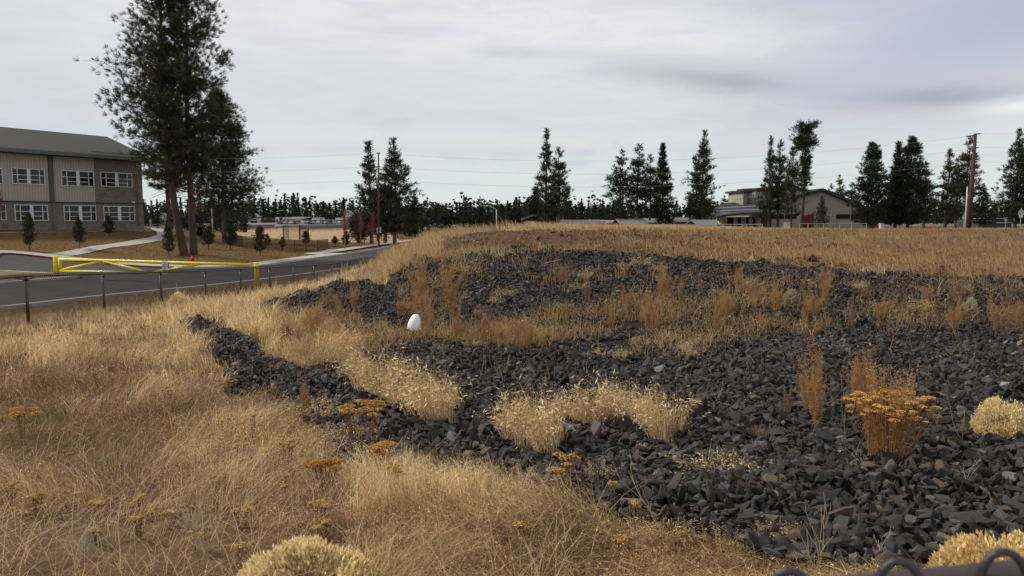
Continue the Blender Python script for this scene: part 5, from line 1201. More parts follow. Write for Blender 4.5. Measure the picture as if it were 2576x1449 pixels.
# ================================================================== buildings on the right
METAL = mat('grey_metal_roof', (.19, .175, .20), .55, noise=.08, nscale=3, spec=.4); BEI = mat('beige_panel', (.30, .285, .235), .7, noise=.06, nscale=2); REDP = mat('red_panel', (.13, .022, .025), .6, noise=.1)
DRK = mat('porch_shade_window_black', (.012, .010, .009), .8); SHG = mat('dark_shingle', (.040, .038, .042), .9, noise=.25, nscale=9); BRWL = mat('brown_wall', (.07, .04, .032), .85, noise=.15); WHW = mat('white_wall', (.55, .54, .56), .8, noise=.05)
def local(Y, g):
    def f(px, py, dy=0.0): v = P(px, py, Y + dy); return (XY(px, Y + dy) - g.x, v.z - g.z)
    return f
def build_right():
    Y = 135; g = base(2060, Y); t = thing('sports_hall', 'large beige hall with a low gable, red panels and two roof towers', 'building', g); q = local(Y, g)
    lo = -1.5
    A = q(1929, 503); B = q(2064, 481); C = q(2190, 536)
    W_ = [(q(1929, 500)[0], lo), (q(1929, 520)[0], q(1929, 519)[1]), B, (C[0], q(2190, 533)[1]), (C[0], lo)]
    MB().prism(W_, 0, 26).build('gable_wall', BEI, t)
    # roof slabs follow the gable
    for (a, b) in ((q(1905, 524), B), (B, q(2206, 540))):
        dx, dz = b[0] - a[0], b[1] - a[1]; MB().prism([(a[0], a[1] + .05), (b[0], b[1] + .05), (b[0], b[1] + .5), (a[0], a[1] + .5)], -.7, 27).build('roof', SHG, t)
    pts = []; n = 128; x0_, x1_ = W_[0][0], C[0]; V = []; Fc = []
    for i in range(n + 1):
        x = x0_ + (x1_ - x0_) * i / n; top = float(np.interp(x, [W_[1][0], B[0], C[0]], [W_[1][1], B[1], W_[3][1]])) - .05; y = -.01 if i % 4 < 2 else -.05; V += [(x, y, q(0, 536)[1]), (x, y, top)]
    for i in range(n): Fc.append((2 * i, 2 * i + 2, 2 * i + 3, 2 * i + 1))
    link('siding', mesh_np('siding', np.array(V), np.array(Fc)), BEI, t)
    for a, b in ((1941, 2004), (2103, 2174)):
        x0, x1 = q(a, 0)[0], q(b, 0)[0]; w = MB().box(x0, -.06, q(0, 550.5)[1], x1, .05, q(0, 539)[1]).build('window', DRK, t)
        MB().box(x0 - .1, -.10, q(0, 538.8)[1], x1 + .1, -.061, q(0, 538)[1]).box((x0 + x1) / 2 - .06, -.1, q(0, 550.5)[1], (x0 + x1) / 2 + .06, -.061, q(0, 539)[1]).build('frame', BEI, w)
    MB().prism([(q(2017, 0)[0], lo), (q(2017, 0)[0], q(0, 545)[1]), (q(2047, 0)[0], q(0, 536)[1]), (q(2047, 0)[0], lo)][::1], -.07, -.01).build('red_panel', REDP, t)
    MB().box(q(2190, 0)[0], 1.0, lo, q(2216, 0)[0], 8, q(0, 541)[1]).build('red_wing', REDP, t)
    MB().box(q(2177, 0)[0], -.06, lo, q(2189, 0)[0], -.02, q(0, 543)[1]).build('side_door', mat('door_grey', (.16, .15, .15), .5), t)
    # higher hall behind
    MB().prism([(q(1925, 0, 14)[0], lo), (q(1925, 0, 14)[0], q(0, 497, 14)[1]), (q(1980, 0, 14)[0], q(0, 466, 14)[1]), (q(2040, 0, 14)[0], q(0, 488, 14)[1]), (q(2040, 0, 14)[0], lo)], 14, 40).build('rear_hall', BEI, t)
    MB().prism([q(1920, 501, 14), q(1980, 466, 14), q(2048, 491, 14), q(2048, 488, 14), q(1980, 462.5, 14), q(1920, 497.5, 14)], 13.4, 41).build('rear_roof', SHG, t)
    # entrance wing
    e0, e1 = q(1808, 0)[0], q(1929, 0)[0]
    MB().box(e0 + 2.5, 3.5, lo, e1, 14, q(0, 546)[1]).build('porch_wall', DRK, t)  # wall coloured near-black to stand for the shade under the porch roof
    MB().box(q(1908, 0)[0], -.8, lo, q(1929, 0)[0], 3.4, q(0, 536)[1]).build('red_wall', REDP, t)
    MB().box(q(1929, 0)[0], -.9, lo, q(1936, 0)[0], -.01, q(0, 536)[1]).build('side_wall', mat('dark_trim', (.05, .03, .025), .8), t)
    for a, b in ((1842, 1849), (1861, 1870), (1879, 1887), (1897, 1907)): MB().box(q(a, 0)[0], -1.5, lo, q(b, 0)[0], -.9, q(0, 548)[1]).build('pillar', BEI, t)
    V = [(*q(1788, 544), -4), (*q(1846, 536), -4), (*q(1929, 534), -4), (*q(1929, 505), 7), (*q(1850, 508), 7), (*q(1796, 530), 3)]
    V = [(x, y, z) for x, z, y in V]; me = bpy.data.meshes.new('porch_roof'); me.from_pydata(V + [(x, y, z - .3) for x, y, z in V], [], [(0, 1, 2, 3, 4, 5), (11, 10, 9, 8, 7, 6)] + [(i, (i + 1) % 6, (i + 1) % 6 + 6, i + 6) for i in range(6)]); link('porch_roof', me, SHG, t)
    def on(px, py, dy): a = q(px, py, dy); return (a[0], dy, a[1])
    for a, b, u, v in ((1800, 523.5, 1915, 518), (1797, 531, 1913, 527), (1813, 537, 1838, 536)):
        dy = {523.5: 1.0, 531: -1.3, 537: -3.6}[b]; MB().tube([on(a, b, dy), on(u, v, dy)], .09, 6).build('snow_rail', mat('pale_rail', (.5, .5, .5), .5), t)
    for k, (a, b, yt, yb) in enumerate(((1850, 1881, 479, 510), (1880, 1913, 473, 509))):
        x0, x1 = q(a, 0, 6)[0], q(b, 0, 6)[0]; z1 = q(0, yt, 6)[1]; z0 = q(0, yb, 6)[1]; xm = x0 + (x1 - x0) * .48
        c = MB().prism([(x0, 7.2), (xm, 5.2), (x1, 6.4), (x1, 11), (x0, 11)], z0 - .6, z1 - .4, 'z').build('roof_tower', BEI, t)
        MB().prism([(x0 - .5, 7.3), (xm - .05, 4.6), (x1 + .5, 5.9), (x1 + .5, 11.5), (x0 - .5, 11.5)], z1 - .4, z1 - .05, 'z').build('tower_roof', SHG, c)
        lv = MB()
        for i in range(5): u = .14 + i * .17; x = x0 + (xm - x0) * u; y = 7.2 - 2.0 * u; lv.box(x - .05, y - .14, z0 + (z1 - z0) * .30, x + .10, y - .02, z1 - .75)
        lv.build('louvre', mat('louvre_white', (.75, .75, .75), .5), c)
    # long low sheds with metal roofs
    def shed(pxa, pxb, yeave, yridge, Y, wallm, label, depth=9, roofm=METAL, wing=None, skew=0.0):
        g = base((pxa + pxb) / 2, Y); q = local(Y, g); t = thing('shed', label, 'shed', g); x0, x1 = q(pxa, 0)[0], q(pxb, 0)[0]; ze = q(0, yeave)[1]; zr = P(0, yridge, Y + depth / 2).z - g.z
        MB().box(x0 + .4, .4, -1.5, x1 - .4, depth - .4, ze).build('wall', wallm, t)
        MB().prism([(-.2, ze), (depth / 2, zr), (depth + .2, ze), (depth + .2, ze - .15), (depth / 2, zr - .15), (-.2, ze - .15)], x0, x1, 'x').build('roof', roofm, t)
        rb = MB(); n = int((x1 - x0) / .6)
        for i in range(n): x = x0 + (x1 - x0) * (i + .5) / n; rb.prism([(-.2, ze + .003), (depth / 2, zr + .003), (depth / 2, zr + .06), (-.2, ze + .06)], x - .03, x + .03, 'x')
        rb.build('seams', roofm, t); return t
    shed(1408, 1530, 566, 553, 118, BRWL, 'long low shed with a grey metal roof right of the pine pair')
    shed(1560, 1630, 565, 550, 112, BRWL, 'grey metal roofed shed behind the two slim pines', 10)
    shed(1500, 1580, 560, 554, 150, BRWL, 'far grey roofed shed showing between two others', 12)
    shed(1630, 1712, 559.5, 549, 122, BRWL, 'dark walled shed under a grey roof behind the dense pine')
    shed(1700, 1762, 558, 547, 118, BRWL, 'shed with a higher grey metal roof left of the tallest middle pine')
    shed(1757, 1822, 567, 552.5, 106, BRWL, 'shed whose grey ribbed roof comes low to the ground beside the hall porch')
    # brown gabled house
    Y = 125; g = base(1343, Y); q = local(Y, g); t = thing('brown_house', 'brown gabled house with a pale front wall left of the pine pair', 'house', g)
    MB().prism([(q(1317, 0)[0], -2), (q(1317, 0)[0], q(0, 553)[1]), (q(1343, 0)[0], q(0, 544)[1]), (q(1371, 0)[0], q(0, 553)[1]), (q(1371, 0)[0], -2)], 0, 8).build('wall', BRWL, t)
    for a, b in (((1312, 554.5), (1343, 543)), ((1343, 543), (1376, 554))): u, v = q(*a), q(*b); MB().prism([u, v, (v[0], v[1] + .22), (u[0], u[1] + .22)], -.8, 8.5).build('roof', METAL, t)
    MB().box(q(1321, 0)[0], -.9, -2, q(1369, 0)[0], -.05, q(0, 556)[1]).build('front_wall', WHW, t)
    # low dark shop at the right edge
    Y = 165; g = base(2492, Y); q = local(Y, g); t = thing('low_shop', 'long low dark building with a pale roof line behind the pickup truck', 'building', g)
    MB().box(q(2462, 0)[0], 0, -2, q(2545, 0)[0], 8, q(0, 550)[1]).build('wall', mat('dark_shop', (.05, .048, .048), .8), t); MB().box(q(2460, 0)[0], -.5, q(0, 550)[1] + .02, q(2524, 0)[0], 8.2, q(0, 548.6)[1]).build('roof_edge', WHW, t)
    MB().box(q(2472, 0)[0], -.4, q(0, 557)[1], q(2490, 0)[0], -.02, q(0, 553)[1]).build('awning', mat('awning_yellow', (.40, .25, .06), .7), t); MB().box(q(2500, 0)[0], -1.2, q(0, 561)[1], q(2548, 0)[0], -1.05, q(0, 559.5)[1]).build('rail', WHW, t)
    g = base(2217, 95); t = thing('utility_box', 'pale square utility box standing before the dark pines', 'box', g); w = 3.2 * 95 / F; z1 = P(0, 563, 95).z - g.z; MB().box(-w, -w, -.2, w, w, z1).build('cabinet', WHW, t, bevel=.03); MB().box(-w - .03, -w - .03, z1, w + .03, w + .03, z1 + .06).build('lid', WHW, t)
build_right()

# ================================================================== far shopping strip, houses, hill
def build_far():
    TANW = mat('tan_wall', (.20, .175, .15), .8, noise=.06); WHT = mat('white_render', (.62, .62, .66), .7); DKW = mat('charcoal_wall', (.03, .03, .035), .7); BL = mat('shop_glass', (.012, .014, .02), .12, spec=.5); RFD = mat('flat_roof_dark', (.035, .032, .035), .8)
    Y = 378; g = base(660, Y); q = local(Y, g); t = thing('shopping_strip', 'low modern strip of shops, white and tan, left of the parked cars', 'building', g)
    def bx(a, b, y0, y1, m, nm, dy=0, th=8): return MB().box(q(a, 0)[0], dy, q(0, y1)[1] if y1 < 900 else -3, q(b, 0)[0], dy + th, q(0, y0)[1]).build(nm, m, t)
    bx(606, 625, 551, 999, TANW, 'wall'); w = bx(625, 657, 548, 999, WHT, 'wall', -.6); bx(657, 694, 547.5, 999, TANW, 'wall'); bx(694, 703, 546.5, 999, WHT, 'wall', -.8); bx(703, 712, 547, 999, DKW, 'wall'); bx(712, 722, 546.5, 999, WHT, 'wall', -.8); bx(722, 767, 555, 999, WHT, 'wall', -.3, 14)
    bx(632, 648, 551.5, 564.5, BL, 'shop_window', -.8, .15); bx(663, 683, 552, 565, BL, 'shop_window', -.2, .15); bx(697, 700.5, 552, 565, BL, 'shop_window', -1, .15); bx(714.5, 718.5, 552, 565, BL, 'shop_window', -1, .15); bx(732, 746, 556.5, 565, BL, 'shop_window', -.5, .15)
    bx(630, 651, 553.6, 554.6, WHT, 'awning', -2, 1.2); bx(657, 695, 553.8, 554.8, DKW, 'awning', -2, 1.7); bx(663, 670, 549.5, 550.8, WHT, 'shop_sign', -.15, .12)
    r = MB(); a = [q(604, 551.5), q(664, 547.2), q(694, 546.5), q(694, 545.3), q(664, 545.8), q(604, 550)]; r.prism(a, -1.5, 10); r.build('roof', RFD, t)
    V = [(*q(716, 550), -3), (*q(757, 551.5), -3), (*q(776, 546), 6), (*q(720, 545), 12)]; V = [(x, y, z) for x, z, y in V]; me = bpy.data.meshes.new('shed_roof'); me.from_pydata(V + [(x, y, z - .3) for x, y, z in V], [], [(0, 1, 2, 3), (7, 6, 5, 4)] + [(i, (i + 1) % 4, (i + 1) % 4 + 4, i + 4) for i in range(4)]); link('shed_roof', me, mat('metal_dark_roof', (.07, .07, .085), .4, spec=.5), t)
    bx(722, 762, 553, 554.2, WHT, 'canopy', -3, 2.5)
    for a in (738, 749, 757): bx(a, a + 1, 554.2, 999, DKW, 'canopy_post', -3, .3)
    g = base(840, Y); q = local(Y, g); t = thing('shop_building', 'flat roofed shop building in white and charcoal behind the row of cars', 'building', g)
    bx(785, 817, 547, 999, WHT, 'wall', -.4); bx(817, 844, 547, 999, DKW, 'wall'); bx(844, 876, 547.5, 999, WHT, 'wall', -.4); bx(876, 892, 552, 999, TANW, 'wall'); bx(784, 876, 546, 546.9, RFD, 'roof_edge', -.8, 9)
    for a, b in ((787.5, 798.5), (802.5, 813.5), (846, 857)): bx(a, b, 553, 564, BL, 'shop_window', -.6, .15); bx(a - 1, b + 1, 556, 556.8, DKW, 'awning', -1.6, .9)
    bx(821, 840, 553, 556.6, WHT, 'shop_sign', -.3, .2); bx(821, 841, 557.5, 564, BL, 'shop_window', -.2, .15); bx(805, 810, 550, 551.6, DKW, 'shop_sign', -.6, .1); bx(855, 862, 550.5, 552.4, DKW, 'shop_sign', -.6, .1); bx(852, 890, 550.5, 553, WHT, 'side_canopy', -3, 2)
    g = base(915, Y); q = local(Y, g); t = thing('shop_building', 'reddish brown end building with a pale parapet behind the red saplings', 'building', g); bx(893, 905, 548, 999, mat('brick_red', (.10, .045, .04), .8), 'wall'); bx(905, 930, 549, 999, WHT, 'wall', -.5); bx(888, 912, 545.5, 546.8, WHT, 'roof_edge', -1, 9)
    def house(px, w, yb, ye, yr, Y, wm, rm, label):
        g = base(px, Y); q = local(Y, g); t = thing('house', label, 'house', g); x0, x1 = q(px - w, 0)[0], q(px + w, 0)[0]; zb, ze, zr = q(0, yb)[1], q(0, ye)[1], q(0, yr)[1]
        MB().prism([(x0, -5), (x0, ze), ((x0 + x1) / 2, zr - .3), (x1, ze), (x1, -5)], 0, 9).build('wall', wm, t); xm = (x0 + x1) / 2
        for a, b in (((x0 - .8, ze - .5), (xm, zr)), ((xm, zr), (x1 + .8, ze - .5))): MB().prism([a, b, (b[0], b[1] + .35), (a[0], a[1] + .35)], -1, 10).build('roof', rm, t)
        for s in (-.5, .3): wd = (x1 - x0); MB().box(xm + wd * s * .6, -.1, ze - (ze - zb) * .6, xm + wd * (s * .6 + .14), 0, ze - (ze - zb) * .15).build('window', BL, t)
    GR = mat('house_roof', (.20, .22, .23), .8)
    house(632, 11, 549, 545.5, 538, 430, WHT, GR, 'pale gabled house above the left end of the shops'); house(607, 8, 550, 547, 544, 430, mat('blue_roof_wall', (.30, .33, .36), .8), GR, 'small bluish roofed house behind the shops'); house(875, 6, 543, 538, 531, 460, WHT, GR, 'pale house with a chimney on the rise behind the shops'); house(410, 9, 548, 543, 538, 300, WHT, GR, 'pale house glimpsed between the big pine trunks'); house(1985 - 640, 10, 546, 544, 540, 260, WHT, GR, 'pale roofed house behind the brown gabled one')
    # hill on the horizon
    px = np.linspace(900, 1700, 60); V = []; Yh = 3200
    for k, dy in enumerate((0, 500, 1200)):
        for x in px: hgt = 20 + 40 * math.exp(-((x - 1240) / 50) ** 2) + 10 * math.exp(-((x - 1180) / 90) ** 2) + 14 * math.exp(-((x - 1330) / 130) ** 2) + 3 * float(vnoise(np.array([x * .08]), np.array([k]))[0]); V.append((XY(x, Yh + dy), Yh + dy, (-8, hgt, -8)[k]))
    n = 60; Fc = [(k * n + i, k * n + i + 1, (k + 1) * n + i + 1, (k + 1) * n + i) for k in range(2) for i in range(n - 1)]
    o = link('hill', mesh_np('hill', np.array(V), np.array(Fc), smooth=True), mat('far_hill', (.10, .115, .14), .95, noise=.4, nscale=.02, col2=(.15, .15, .14))); o['kind'] = 'structure'
build_far()

# ================================================================== vehicles
TYRE = mat('tyre', (.015, .015, .015), .8); VGL = mat('car_glass', (.01, .012, .015), .1, spec=.5)
def wheels(t, xs, y0, y1, r_):
    for x in xs:
        for y in (y0, y1): w = MB().tube([(x, y - .11, r_), (x, y + .11, r_)], r_, 14).build('wheel', TYRE, t); MB().tube([(x, y - .12, r_), (x, y + .12, r_)], r_ * .55, 10).build('rim', GALV, w)
def make_car(kind, col, label, loc, rz):
    t = thing('parked_car', label, 'car', loc, rz, None); m = mat('paint_%d_%d_%d' % tuple(int(c * 100) for c in col), col, .25, spec=.5, coat=.5)
    L, Wd, Hh = {'sedan': (4.5, .88, 1.42), 'suv': (4.6, .93, 1.75), 'hatch': (4.1, .87, 1.52)}[kind]; a = L / 2
    MB().prism([(-a, .35), (-a, .8), (-a + .15, .95), (-a + 1.1, 1.02), (a - 1.0, 1.0), (a - .1, .9), (a, .75), (a, .35), (a - .1, .28), (-a + .1, .28)], -Wd, Wd).build('body', m, t, bevel=.05)
    r0, r1 = (-a + 1.0, a - .6) if kind == 'sedan' else (-a + 1.0, a - .12)
    MB().prism([(r0, .99), (r0 + .62, Hh - .05), (r0 + .9, Hh), (r1 - .55, Hh), (r1, .99)], -Wd * .84, Wd * .84).build('cabin', VGL, t, bevel=.03)
    MB().prism([(r0 + .62, Hh - .04), (r0 + .9, Hh + .02), (r1 - .5, Hh + .02), (r1 - .35, Hh - .09), (r0 + .75, Hh - .07)], -Wd * .82, Wd * .82).build('roof', m, t)
    wheels(t, (-a + .85, a - .85), -Wd + .1, Wd - .1, .33)
    for s in (-1, 1): MB().box(-a - .02, s * Wd * .7 - .16, .62, -a + .03, s * Wd * .7 + .16, .78).build('headlight', mat('lamp_glass', (.6, .6, .62), .2), t)
    return t
def build_vehicles():
    r = np.random.RandomState(3); cols = {'white': (.62, .63, .65), 'silver': (.34, .35, .37), 'black': (.015, .015, .018), 'dark red': (.12, .02, .02), 'grey': (.12, .125, .13), 'dark blue': (.02, .03, .07)}
    row = [(703, 'sedan', 'black', 'left end of the row'), (709, 'hatch', 'dark red', 'second from the left end'), (713.5, 'suv', 'white', 'behind the dark red one'), (723, 'suv', 'silver', 'before the dark shed roof'), (735, 'suv', 'white', 'under the white canopy'), (746, 'hatch', 'dark red', 'at the canopy posts'),
           (766, 'sedan', 'white', 'left of the gap between shops'), (774, 'hatch', 'silver', 'in the gap between shops'), (780, 'sedan', 'black', 'at the corner of the charcoal shop'), (791, 'suv', 'silver', 'before the first big shop window'), (800.5, 'sedan', 'white', 'before the white pillar'), (811, 'suv', 'grey', 'before the second shop window'), (819, 'suv', 'white', 'at the edge of the charcoal wall'), (828, 'suv', 'grey', 'under the long white shop sign'), (839, 'hatch', 'silver', 'right of the long shop sign'), (853, 'suv', 'white', 'before the third shop window'), (861, 'suv', 'dark blue', 'right of the third shop window'), (872, 'sedan', 'silver', 'last before the red saplings')]
    for px, k, c, w in row: Y = 362 + r.uniform(-2, 3); make_car(k, cols[c], f'{c} {"car" if k != "suv" else "tall car"} parked in the far row, {w}', base(px, Y), math.radians(90 + r.uniform(-25, 25)))
    # pickup
    Y = 200; g = base(2487, Y); g.z = P(0, 573, Y).z; t = thing('pickup_truck', 'pale two tone pickup truck driving behind the crest at the right', 'pickup', g, math.radians(4)); k = 39 * Y / F / 5.6; m = mat('truck_silver', (.42, .40, .44), .3, spec=.5, coat=.4); m2 = mat('truck_white', (.72, .70, .74), .3, coat=.4)
    t.scale = (.78, .78, .92)
    MB().prism([(-2.8, .45), (-2.8, 1.0), (-2.6, 1.12), (-1.6, 1.2), (2.8, 1.2), (2.85, .5)], -.95, .95).build('body', m, t, bevel=.05); MB().box(.6, -.97, .95, 2.9, .97, 1.3).build('cargo_bed', m2, t, bevel=.04)
    MB().prism([(-1.6, 1.19), (-.95, 1.85), (-.6, 1.92), (.7, 1.92), (.8, 1.19)], -.85, .85).build('cab', VGL, t); MB().prism([(-1.0, 1.8), (-.7, 1.95), (.7, 1.95), (.75, 1.85)], -.87, .87).build('roof', m, t); MB().box(-.2, -.88, 1.2, -.08, .88, 1.9).build('door_pillar', m, t)
    MB().box(.85, -.85, 1.75, 2.8, .85, 1.86).build('rack', m2, t)
    for x in (1.0, 2.6): MB().box(x, -.85, 1.3, x + .06, -.79, 1.76).build('rack_post', m2, t)
    wheels(t, (-1.9, 1.9), -.85, .85, .40)
    # worker in a bright vest
    g = base(1809, 88); g.z = P(0, 590, 88).z; t = thing('person', 'stooping person in a bright yellow vest before the hall porch', 'person', g)
    me = bpy.data.meshes.new('body'); J = [(0, 0, .92), (.10, 0, .88), (.13, 0, .48), (.14, .03, .06), (.14, -.12, .03), (-.10, 0, .88), (-.13, .05, .48), (-.14, .1, .06), (-.14, -.06, .03), (0, -.10, 1.15), (0, -.28, 1.36), (.19, -.28, 1.34), (.24, -.36, 1.06), (.20, -.52, .84), (-.19, -.28, 1.34), (-.24, -.36, 1.06), (-.20, -.52, .84), (0, -.38, 1.46), (0, -.44, 1.58)]
    E = [(0, 1), (1, 2), (2, 3), (3, 4), (0, 5), (5, 6), (6, 7), (7, 8), (0, 9), (9, 10), (10, 11), (11, 12), (12, 13), (10, 14), (14, 15), (15, 16), (10, 17), (17, 18)]; Rr = [.14, .10, .07, .05, .04, .10, .07, .05, .04, .14, .15, .07, .05, .035, .07, .05, .035, .055, .10]
    me.from_pydata(J, E, []); o = link('body', me, mat('dark_clothes', (.03, .03, .04), .8), t); md = o.modifiers.new('skin', 'SKIN'); sv = me.skin_vertices[0].data if me.skin_vertices else None
    if sv is None:
        bm = bmesh.new(); bm.from_mesh(me); bm.verts.layers.skin.verify(); bm.to_mesh(me); bm.free(); sv = me.skin_vertices[0].data
    for i, q in enumerate(Rr): sv[i].radius = (q, q)
    sv[0].use_root = True; o.modifiers.new('sub', 'SUBSURF').levels = 1
    MB().tube([(0, -.02, .95), (0, -.12, 1.15), (0, -.29, 1.38), (0, -.33, 1.42)], [.19, .21, .23, .12], 12).build('vest', mat('vest_yellow', (.55, .68, .03), .6), t, smooth=True)
build_vehicles()

# ================================================================== trees
NEEDLE = mat('pine_needles', (0, 0, 0), .65, attr=True, spec=.2, trans=.12); BARK = mat('pine_bark', (.088, .055, .042), .95, noise=.5, nscale=7, bump=1.0, bscale=14, spec=.1, col2=(.06, .045, .04)); BARKG = mat('grey_bark', (.10, .085, .078), .95, noise=.3, nscale=9)
GREEN = [(.038, .048, .020), (.048, .058, .023), (.072, .077, .030), (.028, .038, .018)]
DGREEN = [(.023, .033, .016), (.030, .041, .019), (.038, .049, .022)]
OLIVE = [(.060, .066, .026), (.074, .078, .030), (.050, .054, .022), (.042, .048, .020)]
def tri_tube(acc, pts, r0, r1, col=(1, 1, 1), seg=3):
    pts = np.array(pts); n = len(pts); t = np.gradient(pts, axis=0); t /= np.linalg.norm(t, axis=1)[:, None] + 1e-9
    a = np.cross(t, [0.31, .17, .93]); a /= np.linalg.norm(a, axis=1)[:, None] + 1e-9; b = np.cross(t, a); rr = np.linspace(r0, r1, n)[:, None] if np.isscalar(r0) else np.array(r0)[:, None]
    V = np.stack([pts + (a * math.cos(2 * math.pi * k / seg) + b * math.sin(2 * math.pi * k / seg)) * rr for k in range(seg)], 1).reshape(-1, 3); f = []
    for i in range(n - 1):
        for k in range(seg): p = i * seg + k; q = i * seg + (k + 1) % seg; f += [(p, q, q + seg), (p, q + seg, p + seg)]
    acc.add(V, f, np.array(col))
def pine_meshes(seed, Ht, W, cb, nb, tpb, ntuft, nl, nw, cols, trunk_r, lean=(0, 0), prof=None, up=.25, droop=0.0, clump=.5, seg=8, dead=0, lat=.16, bias=None, wood=True, vert=0.0):
    r = np.random.RandomState(seed); T = Acc(); Cw = Acc()
    zz = np.linspace(0, Ht, 12); tr = np.stack([(lean[0] * (zz / Ht) if len(lean) == 2 else lean[0] * (1 - np.exp(-zz / lean[2]))) + .012 * Ht * np.sin(zz / Ht * 5 + seed) * (zz / Ht), lean[1] * (zz / Ht), zz], -1); tr[0, 2] = -.5
    tw = np.array([trunk_r * (1.25 if i == 0 else 1) * (1 - .92 * (i / 11.) ** 1.15) for i in range(12)]); tri_tube(T, tr, tw, None, (1, 1, 1), seg)
    prof = prof or (lambda u: (1 - u) ** .75 * min(1, .45 + 3.2 * u))
    P_, D_, N_ = [], [], []; ga = r.uniform(0, 6.28)
    us = np.sort(r.rand(nb) ** .95)
    for k, u in enumerate(us):
        ga += 2.4 + r.normal(0, .5); z = cb + (Ht - cb) * u; c = np.array([np.interp(z, zz, tr[:, 0]), np.interp(z, zz, tr[:, 1]), z])
        L = W / 2 * prof(u) * r.uniform(.62, 1.12) + .1
        if bias is not None: L *= bias(ga, u)
        e = up + .55 * u - droop * (1 - u) + r.normal(0, .12); d = np.array([math.cos(ga) * math.cos(e), math.sin(ga) * math.cos(e), math.sin(e)])
        pts = [c + d * L * s + np.array([0, 0, .16 * L * s * s]) for s in (0, .35, .7, 1.0)]
        if wood: tri_tube(T, pts, max(.012, trunk_r * .22 * (1 - u * .7)), .006)
        m = max(2, int(tpb * (L / (W / 2)) * r.uniform(.7, 1.3))); s = 1 - r.rand(m) ** 1.3 * .78; i = np.clip((s * 3).astype(int), 0, 2); pa = np.array(pts); q = pa[i] + (pa[i + 1] - pa[i]) * (s * 3 - i)[:, None]
        off = r.normal(0, 1, (m, 3)) * L * lat * np.array([1, 1, .55]); q2 = q + off; P_.append(q2); D_.append(np.tile(d, (m, 1)) * .5 + off / (np.linalg.norm(off, axis=1)[:, None] + 1e-6) * .5 + np.array([0, 0, .35 + vert])); N_.append(np.full(m, r.uniform(.72, 1.25)))
        if wood and m:
            for j in range(0, m, 2): tri_tube(T, [q[j], q[j] + off[j] * .9], .02 if trunk_r > .3 else .012, .006)
    Pn = np.concatenate(P_); D = np.concatenate(D_); sh = np.concatenate(N_); D /= np.linalg.norm(D, axis=1)[:, None]
    n = len(Pn); k = ntuft; base_ = np.repeat(Pn, k, 0); dd = np.repeat(D, k, 0) + r.normal(0, clump, (n * k, 3)); dd /= np.linalg.norm(dd, axis=1)[:, None]
    s = np.cross(dd, r.normal(size=(n * k, 3))); s /= np.linalg.norm(s, axis=1)[:, None]; Ln = nl * r.uniform(.6, 1.2, (n * k, 1)); ww = nw * .5
    b0 = base_ + r.normal(0, nl * .12, (n * k, 3)); V = np.stack([b0 - s * ww * .6, b0 + s * ww * .6, b0 + dd * Ln * .6 + s * ww, b0 + dd * Ln], 1)
    C = pick(cols, n, r, .12) * sh[:, None]; Cw.add(V.reshape(-1, 3), (np.array([[0, 1, 2], [0, 2, 3]])[None] + (np.arange(n * k) * 4)[:, None, None]).reshape(-1, 3), np.repeat(C, k * 4, 0))
    for _ in range(dead):
        z = cb * r.uniform(.35, 1.1); a = r.uniform(0, 6.28); L = W * r.uniform(.12, .38); c = np.array([np.interp(z, zz, tr[:, 0]), np.interp(z, zz, tr[:, 1]), z]); d = np.array([math.cos(a), math.sin(a), r.uniform(-.35, .25)])
        tri_tube(T, [c, c + d * L * .5 + r.normal(0, .08, 3), c + d * L + r.normal(0, .2, 3)], .035, .008)
    return T.mesh('trunk', smooth=False), Cw.mesh('crown')
def tree(name, label, cat, loc, ms, bark, leaf, rz=0, sc=1.0, group=None):
    t = thing(name, label, cat, loc, rz, group); t.scale = (sc, sc, sc) if np.isscalar(sc) else sc
    link('trunk', ms[0], bark, t); link('crown', ms[1], leaf, t); return t
def build_big_pines():
    Yb = 67.5; k = Yb / F; g = ground(466, 643, 40)
    def bA(a, u):
        c = math.cos(a); x = 1.0
        if c < -.3: x = 1.05 if (.2 < u < .6) else .8
        if c > .3: x = .78
        return x
    ms = pine_meshes(901, 27.0, 10.6, 6.2, 205, 34, 17, .40, .042, GREEN, .33, (-1.75, 1.0, 7.0), lambda u: (1 - u ** 1.7) ** .9 * min(1, .66 + 1.5 * u), .10, .05, .50, 12, 16, .13, bA)
    tree('pine_tree', 'tallest pine with a leaning reddish trunk, left one of the twin trunks', 'pine', g, ms, BARK, NEEDLE)
    g2 = g + Vector((13 * k, .7, 0)); g2.z = h1(g2.x, g2.y) - .1
    ms = pine_meshes(902, 26.5, 7.4, 7.2, 170, 38, 17, .40, .042, GREEN + OLIVE[:1], .30, (-.7, 1.4), lambda u: (1 - u ** 1.8) ** .9 * min(1, .7 + 1.2 * u), .12, .05, .50, 12, 20, .13, lambda a, u: 1.2 if math.cos(a) > .2 and .3 < u < .8 else .85)
    tree('pine_tree', 'tall pine with an upright trunk, right one of the twin trunks', 'pine', g2, ms, BARK, NEEDLE)
    g3 = ground(428, 600, 40); ms = pine_meshes(903, 24, 7.0, 5.0, 130, 36, 14, .45, .055, DGREEN, .27, (-.2, 0), None, .1, .05, .6, 10, 16)
    tree('pine_tree', 'dark trunked pine standing close behind the twin trunked ones', 'pine', g3, ms, BARK, NEEDLE)
    g4 = base(563, 106); g4.z = ground(563, 604, 40).z if False else h1(g4.x, g4.y)
    Hh = (P(0, 226, 106).z - g4.z); ms = pine_meshes(904, Hh, 11.0, 3.2, 185, 54, 13, .50, .062, GREEN + OLIVE, .30, (-.1, 0), lambda u: (1 - u) ** .62 * min(1, .55 + 2.2 * u), .05, .1, .6, 10, 10, .17)
    tree('pine_tree', 'open crowned pine right of the big twin trunked ones', 'pine', g4, ms, BARKG, NEEDLE)
build_big_pines()
